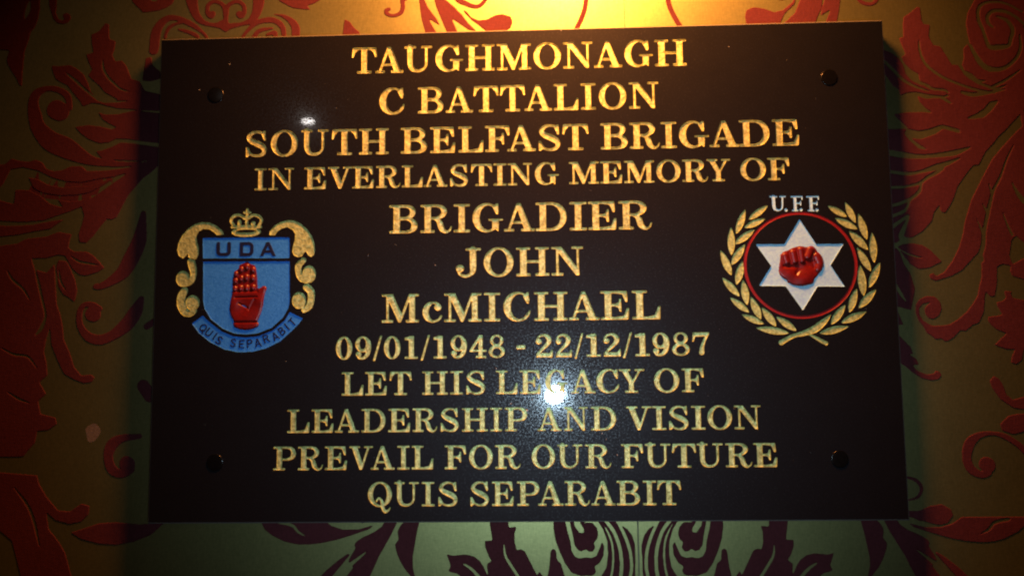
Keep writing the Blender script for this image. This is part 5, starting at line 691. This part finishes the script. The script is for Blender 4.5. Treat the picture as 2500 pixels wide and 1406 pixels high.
for s_ in STEMS[1:] + STEMS[:1]:
    f = shape_field([s_], res=0.15)
    if s_ is STEMS[1]:      # the second stem passes under the first: leave a clear gap
        g = shape_field([['s', [[q[0], q[1], q[2] + 1.2] for q in STEMS[0][1]]]], res=0.15)
    relief('laurel_stem', f, gilt, plaque, 0.0, -0.6, lev_in=0.88, cut=True, eps=0.05)

# --- the slab: front face with every engraving cut out of it, chamfer, sides and back
CH = 1.0
rect = np.array([(CH, CH), (PW - CH, CH), (PW - CH, PH - CH), (CH, PH - CH)], float)
loops = [rect]; boxes_ = []
for grp in HOLES:
    loops += grp
    allp = np.vstack(grp)
    boxes_.append((allp[:, 0].min(), allp[:, 1].min(), allp[:, 0].max(), allp[:, 1].max(), grp))
def on_face(x, y):
    keep = np.ones(len(x), bool)
    for x0, y0, x1, y1, grp in boxes_:
        c = np.nonzero((x >= x0) & (x <= x1) & (y >= y0) & (y <= y1))[0]
        for k in c:
            if sum(inside(lp, x[k], y[k]) for lp in grp) % 2:
                keep[k] = False
    return keep
verts, faces = triangulate(loops, [0.0]*len(loops), on_face)
faces = upward(verts, faces)
nf = len(faces)
b = len(verts)
c0 = [(CH, CH), (PW - CH, CH), (PW - CH, PH - CH), (CH, PH - CH)]
c1 = [(0, 0), (PW, 0), (PW, PH), (0, PH)]
verts += [(x, y, 0.0) for x, y in c0] + [(x, y, -CH) for x, y in c1] + [(x, y, -PT) for x, y in c1]
for k in range(4):
    k2 = (k + 1) % 4
    faces.append([b + 4 + k, b + 4 + k2, b + k2, b + k])
    faces.append([b + 8 + k, b + 8 + k2, b + 4 + k2, b + 4 + k])
faces.append([b + 11, b + 10, b + 9, b + 8])
mi = [0]*nf + [1]*(len(faces) - nf)
mesh_obj('granite_slab', verts, faces, None, plaque, False, mats=[granite, rim], mat_idx=mi)

# --- four domed black screw caps, with the spacers that hold the slab off the wall
def lathe(cx, cy, prof, n=40):
    v_, f_ = [], []
    for r, z in prof:
        for k in range(n):
            a_ = 2*math.pi*k/n
            v_.append((cx + r*math.cos(a_), cy + r*math.sin(a_), z))
    for j in range(len(prof) - 1):
        for k in range(n):
            k2 = (k + 1) % n
            f_.append([j*n + k, j*n + k2, (j+1)*n + k2, (j+1)*n + k])
    f_.append([(len(prof) - 1)*n + k for k in range(n)])
    return v_, f_
for x, y in CAPS:
    prof = [(6.6, 0.02), (6.7, 0.1)] + [(6.0 + 0.7*math.cos(t), 0.2 + 0.5*math.sin(t)) for t in np.linspace(0.0, 1.5, 8)]
    v_, f_ = lathe(x, y, prof)
    mesh_obj('screw_cap', v_, f_, capm, plaque, True)
    v_, f_ = lathe(x, y, [(6, WALL_Z), (6, -PT)])
    mesh_obj('spacer', v_, f_, capm, plaque, False)
rnd = random.Random(4)
sv, sf = [], []
spk = [tuple(q) for q in SPECKS] + [(rnd.uniform(20, 580), rnd.uniform(15, 385)) for _ in range(70)]
for k, (x, y) in enumerate(spk):
    r = 0.38 if k < len(SPECKS) else rnd.uniform(0.08, 0.22)
    if k == 1: r = 0.8
    b = len(sv); n = 7
    for j in range(n):
        a_ = 2*math.pi*j/n
        q = r*rnd.uniform(0.6, 1.2)
        sv.append((x + q*math.cos(a_), y + q*math.sin(a_), 0.03))
    sv.append((x, y, 0.03 + r*0.5))
    sf += [[b + j, b + (j+1) % n, b + n] for j in range(n)]
tag(mesh_obj('dust_specks', sv, sf, dust, plaque), kind='stuff')

# ------------------------------------------------------------------ the wall
wall = mesh_obj('wall', [(-1600, -BASE_H, WALL_Z - 60), (2200, -BASE_H, WALL_Z - 60), (2200, 1300, WALL_Z - 60), (-1600, 1300, WALL_Z - 60),
                         (-1600, -BASE_H, WALL_Z - 0.5), (2200, -BASE_H, WALL_Z - 0.5), (2200, 1300, WALL_Z - 0.5), (-1600, 1300, WALL_Z - 0.5)],
                [[0, 3, 2, 1], [4, 5, 6, 7], [0, 1, 5, 4], [1, 2, 6, 5], [2, 3, 7, 6], [3, 0, 4, 7]], plaster)
tag(wall, kind='structure')
STRIP = 666.0
for k in (-3, -2, -1, 0, 1, 2):
    x0 = max(SEAM_X + k*STRIP + 0.12, -1600); x1 = min(SEAM_X + (k + 1)*STRIP - 0.12, 2200)
    y0, y1 = -BASE_H, 1300
    zf, zb = WALL_Z, WALL_Z - 0.45
    vv = [(x0, y0, zb), (x1, y0, zb), (x1, y1, zb), (x0, y1, zb), (x0, y0, zf - 0.2), (x1, y0, zf - 0.2), (x1, y1, zf - 0.2), (x0, y1, zf - 0.2),
          (x0 + 0.5, y0, zf), (x1 - 0.5, y0, zf), (x1 - 0.5, y1, zf), (x0 + 0.5, y1, zf)]
    ff = [[0, 1, 5, 4], [1, 2, 6, 5], [2, 3, 7, 6], [3, 0, 4, 7], [4, 5, 9, 8], [5, 6, 10, 9], [6, 7, 11, 10], [7, 4, 8, 11], [8, 9, 10, 11]]
    mesh_obj('wallpaper_strip', vv, ff, ground, wall)

# damask: all flocked motifs are drawn into one field and each separate island becomes one leaf
fw = Field(-330, -110, 960, 480, 0.4)
def flip(it, ax):
    return [it[0], [[2*ax - q[0]] + list(q[1:]) for q in it[1]]]
def split(its):
    return [i for i in its if i[0] in 'ps'], [i for i in its if i[0] in 'vw']
mirr = [flip(i, SEAM_X) for i in DAMASK_MIRRORED]
right_axis = SEAM_X + STRIP/2
left_axis = SEAM_X - STRIP*1.0 + 20
side = [i for i in DAMASK if min(q[0] for q in i[1]) > 560]
leftside = [i for i in DAMASK if max(q[0] for q in i[1]) < 40]
lax = -154.0
everything = DAMASK + DAMASK_MIRRORED + mirr + [flip(i, right_axis) for i in side] + [flip(i, lax) for i in leftside]
add, cutv = split(everything)
for it in add:
    if it[0] == 'p': fw.poly(it[1])
    else: fw.stroke(it[1])
for it in cutv:
    if it[0] == 'w': fw.poly(it[1], -1)
    else: fw.stroke(it[1], -1)
# keep the paper clear where the slab hides it from every side
fw.poly([(45, 45), (555, 45), (555, 352), (45, 352)], -1)
fw.blur(1.5)
outer = fw.contours(0.57, 0.10, 24)
inner = fw.contours(0.84, 0.12, 12)
big = [lp for lp in outer if area(lp) > 3]
holes = [lp for lp in outer if area(lp) < -0.5]
if sum(area(lp) for lp in big) < sum(-area(lp) for lp in holes):
    big, holes = [lp for lp in outer if area(lp) < -3], [lp for lp in outer if area(lp) > 0.5]
bb = [(lp[:, 0].min(), lp[:, 1].min(), lp[:, 0].max(), lp[:, 1].max(), abs(area(lp))) for lp in big]
owner = {k: [] for k in range(len(big))}
for lp, zz in [(l, 0) for l in holes] + [(l, 1) for l in inner]:
    x, y = lp[0]
    best = None
    for k, (x0, y0, x1, y1, ar) in enumerate(bb):
        if x0 <= x <= x1 and y0 <= y <= y1 and inside(big[k], x, y) and (best is None or ar < bb[best][4]):
            best = k
    if best is not None:
        owner[best].append((lp, zz))
for k, lp in enumerate(big):
    lps = [lp] + [l for l, _ in owner[k]]
    zz = [WALL_Z + 0.02] + [WALL_Z + (0.45 if t else 0.02) for _, t in owner[k]]
    solids = [lp] + [l for l, t in owner[k] if t == 0]
    def keepfn(x, y, lp=lp):
        s_ = fw.sample(x, y) >= 0.57
        for q in np.nonzero(s_)[0]:
            if not inside(lp, x[q], y[q]): s_[q] = False
        return s_
    v_, f_ = triangulate(lps, zz, keepfn)
    if f_:
        mesh_obj('damask_leaf', v_, upward(v_, f_), flock, wall)

# a pale oval patch laid on the wallpaper left of the plaque
sx_, sy_ = PALE_PATCH
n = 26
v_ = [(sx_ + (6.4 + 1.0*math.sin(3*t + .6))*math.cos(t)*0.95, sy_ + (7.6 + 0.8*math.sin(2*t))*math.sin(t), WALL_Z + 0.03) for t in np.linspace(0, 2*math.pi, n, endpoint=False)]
mesh_obj('pale_patch', v_, [list(range(n))], patchm, wall)
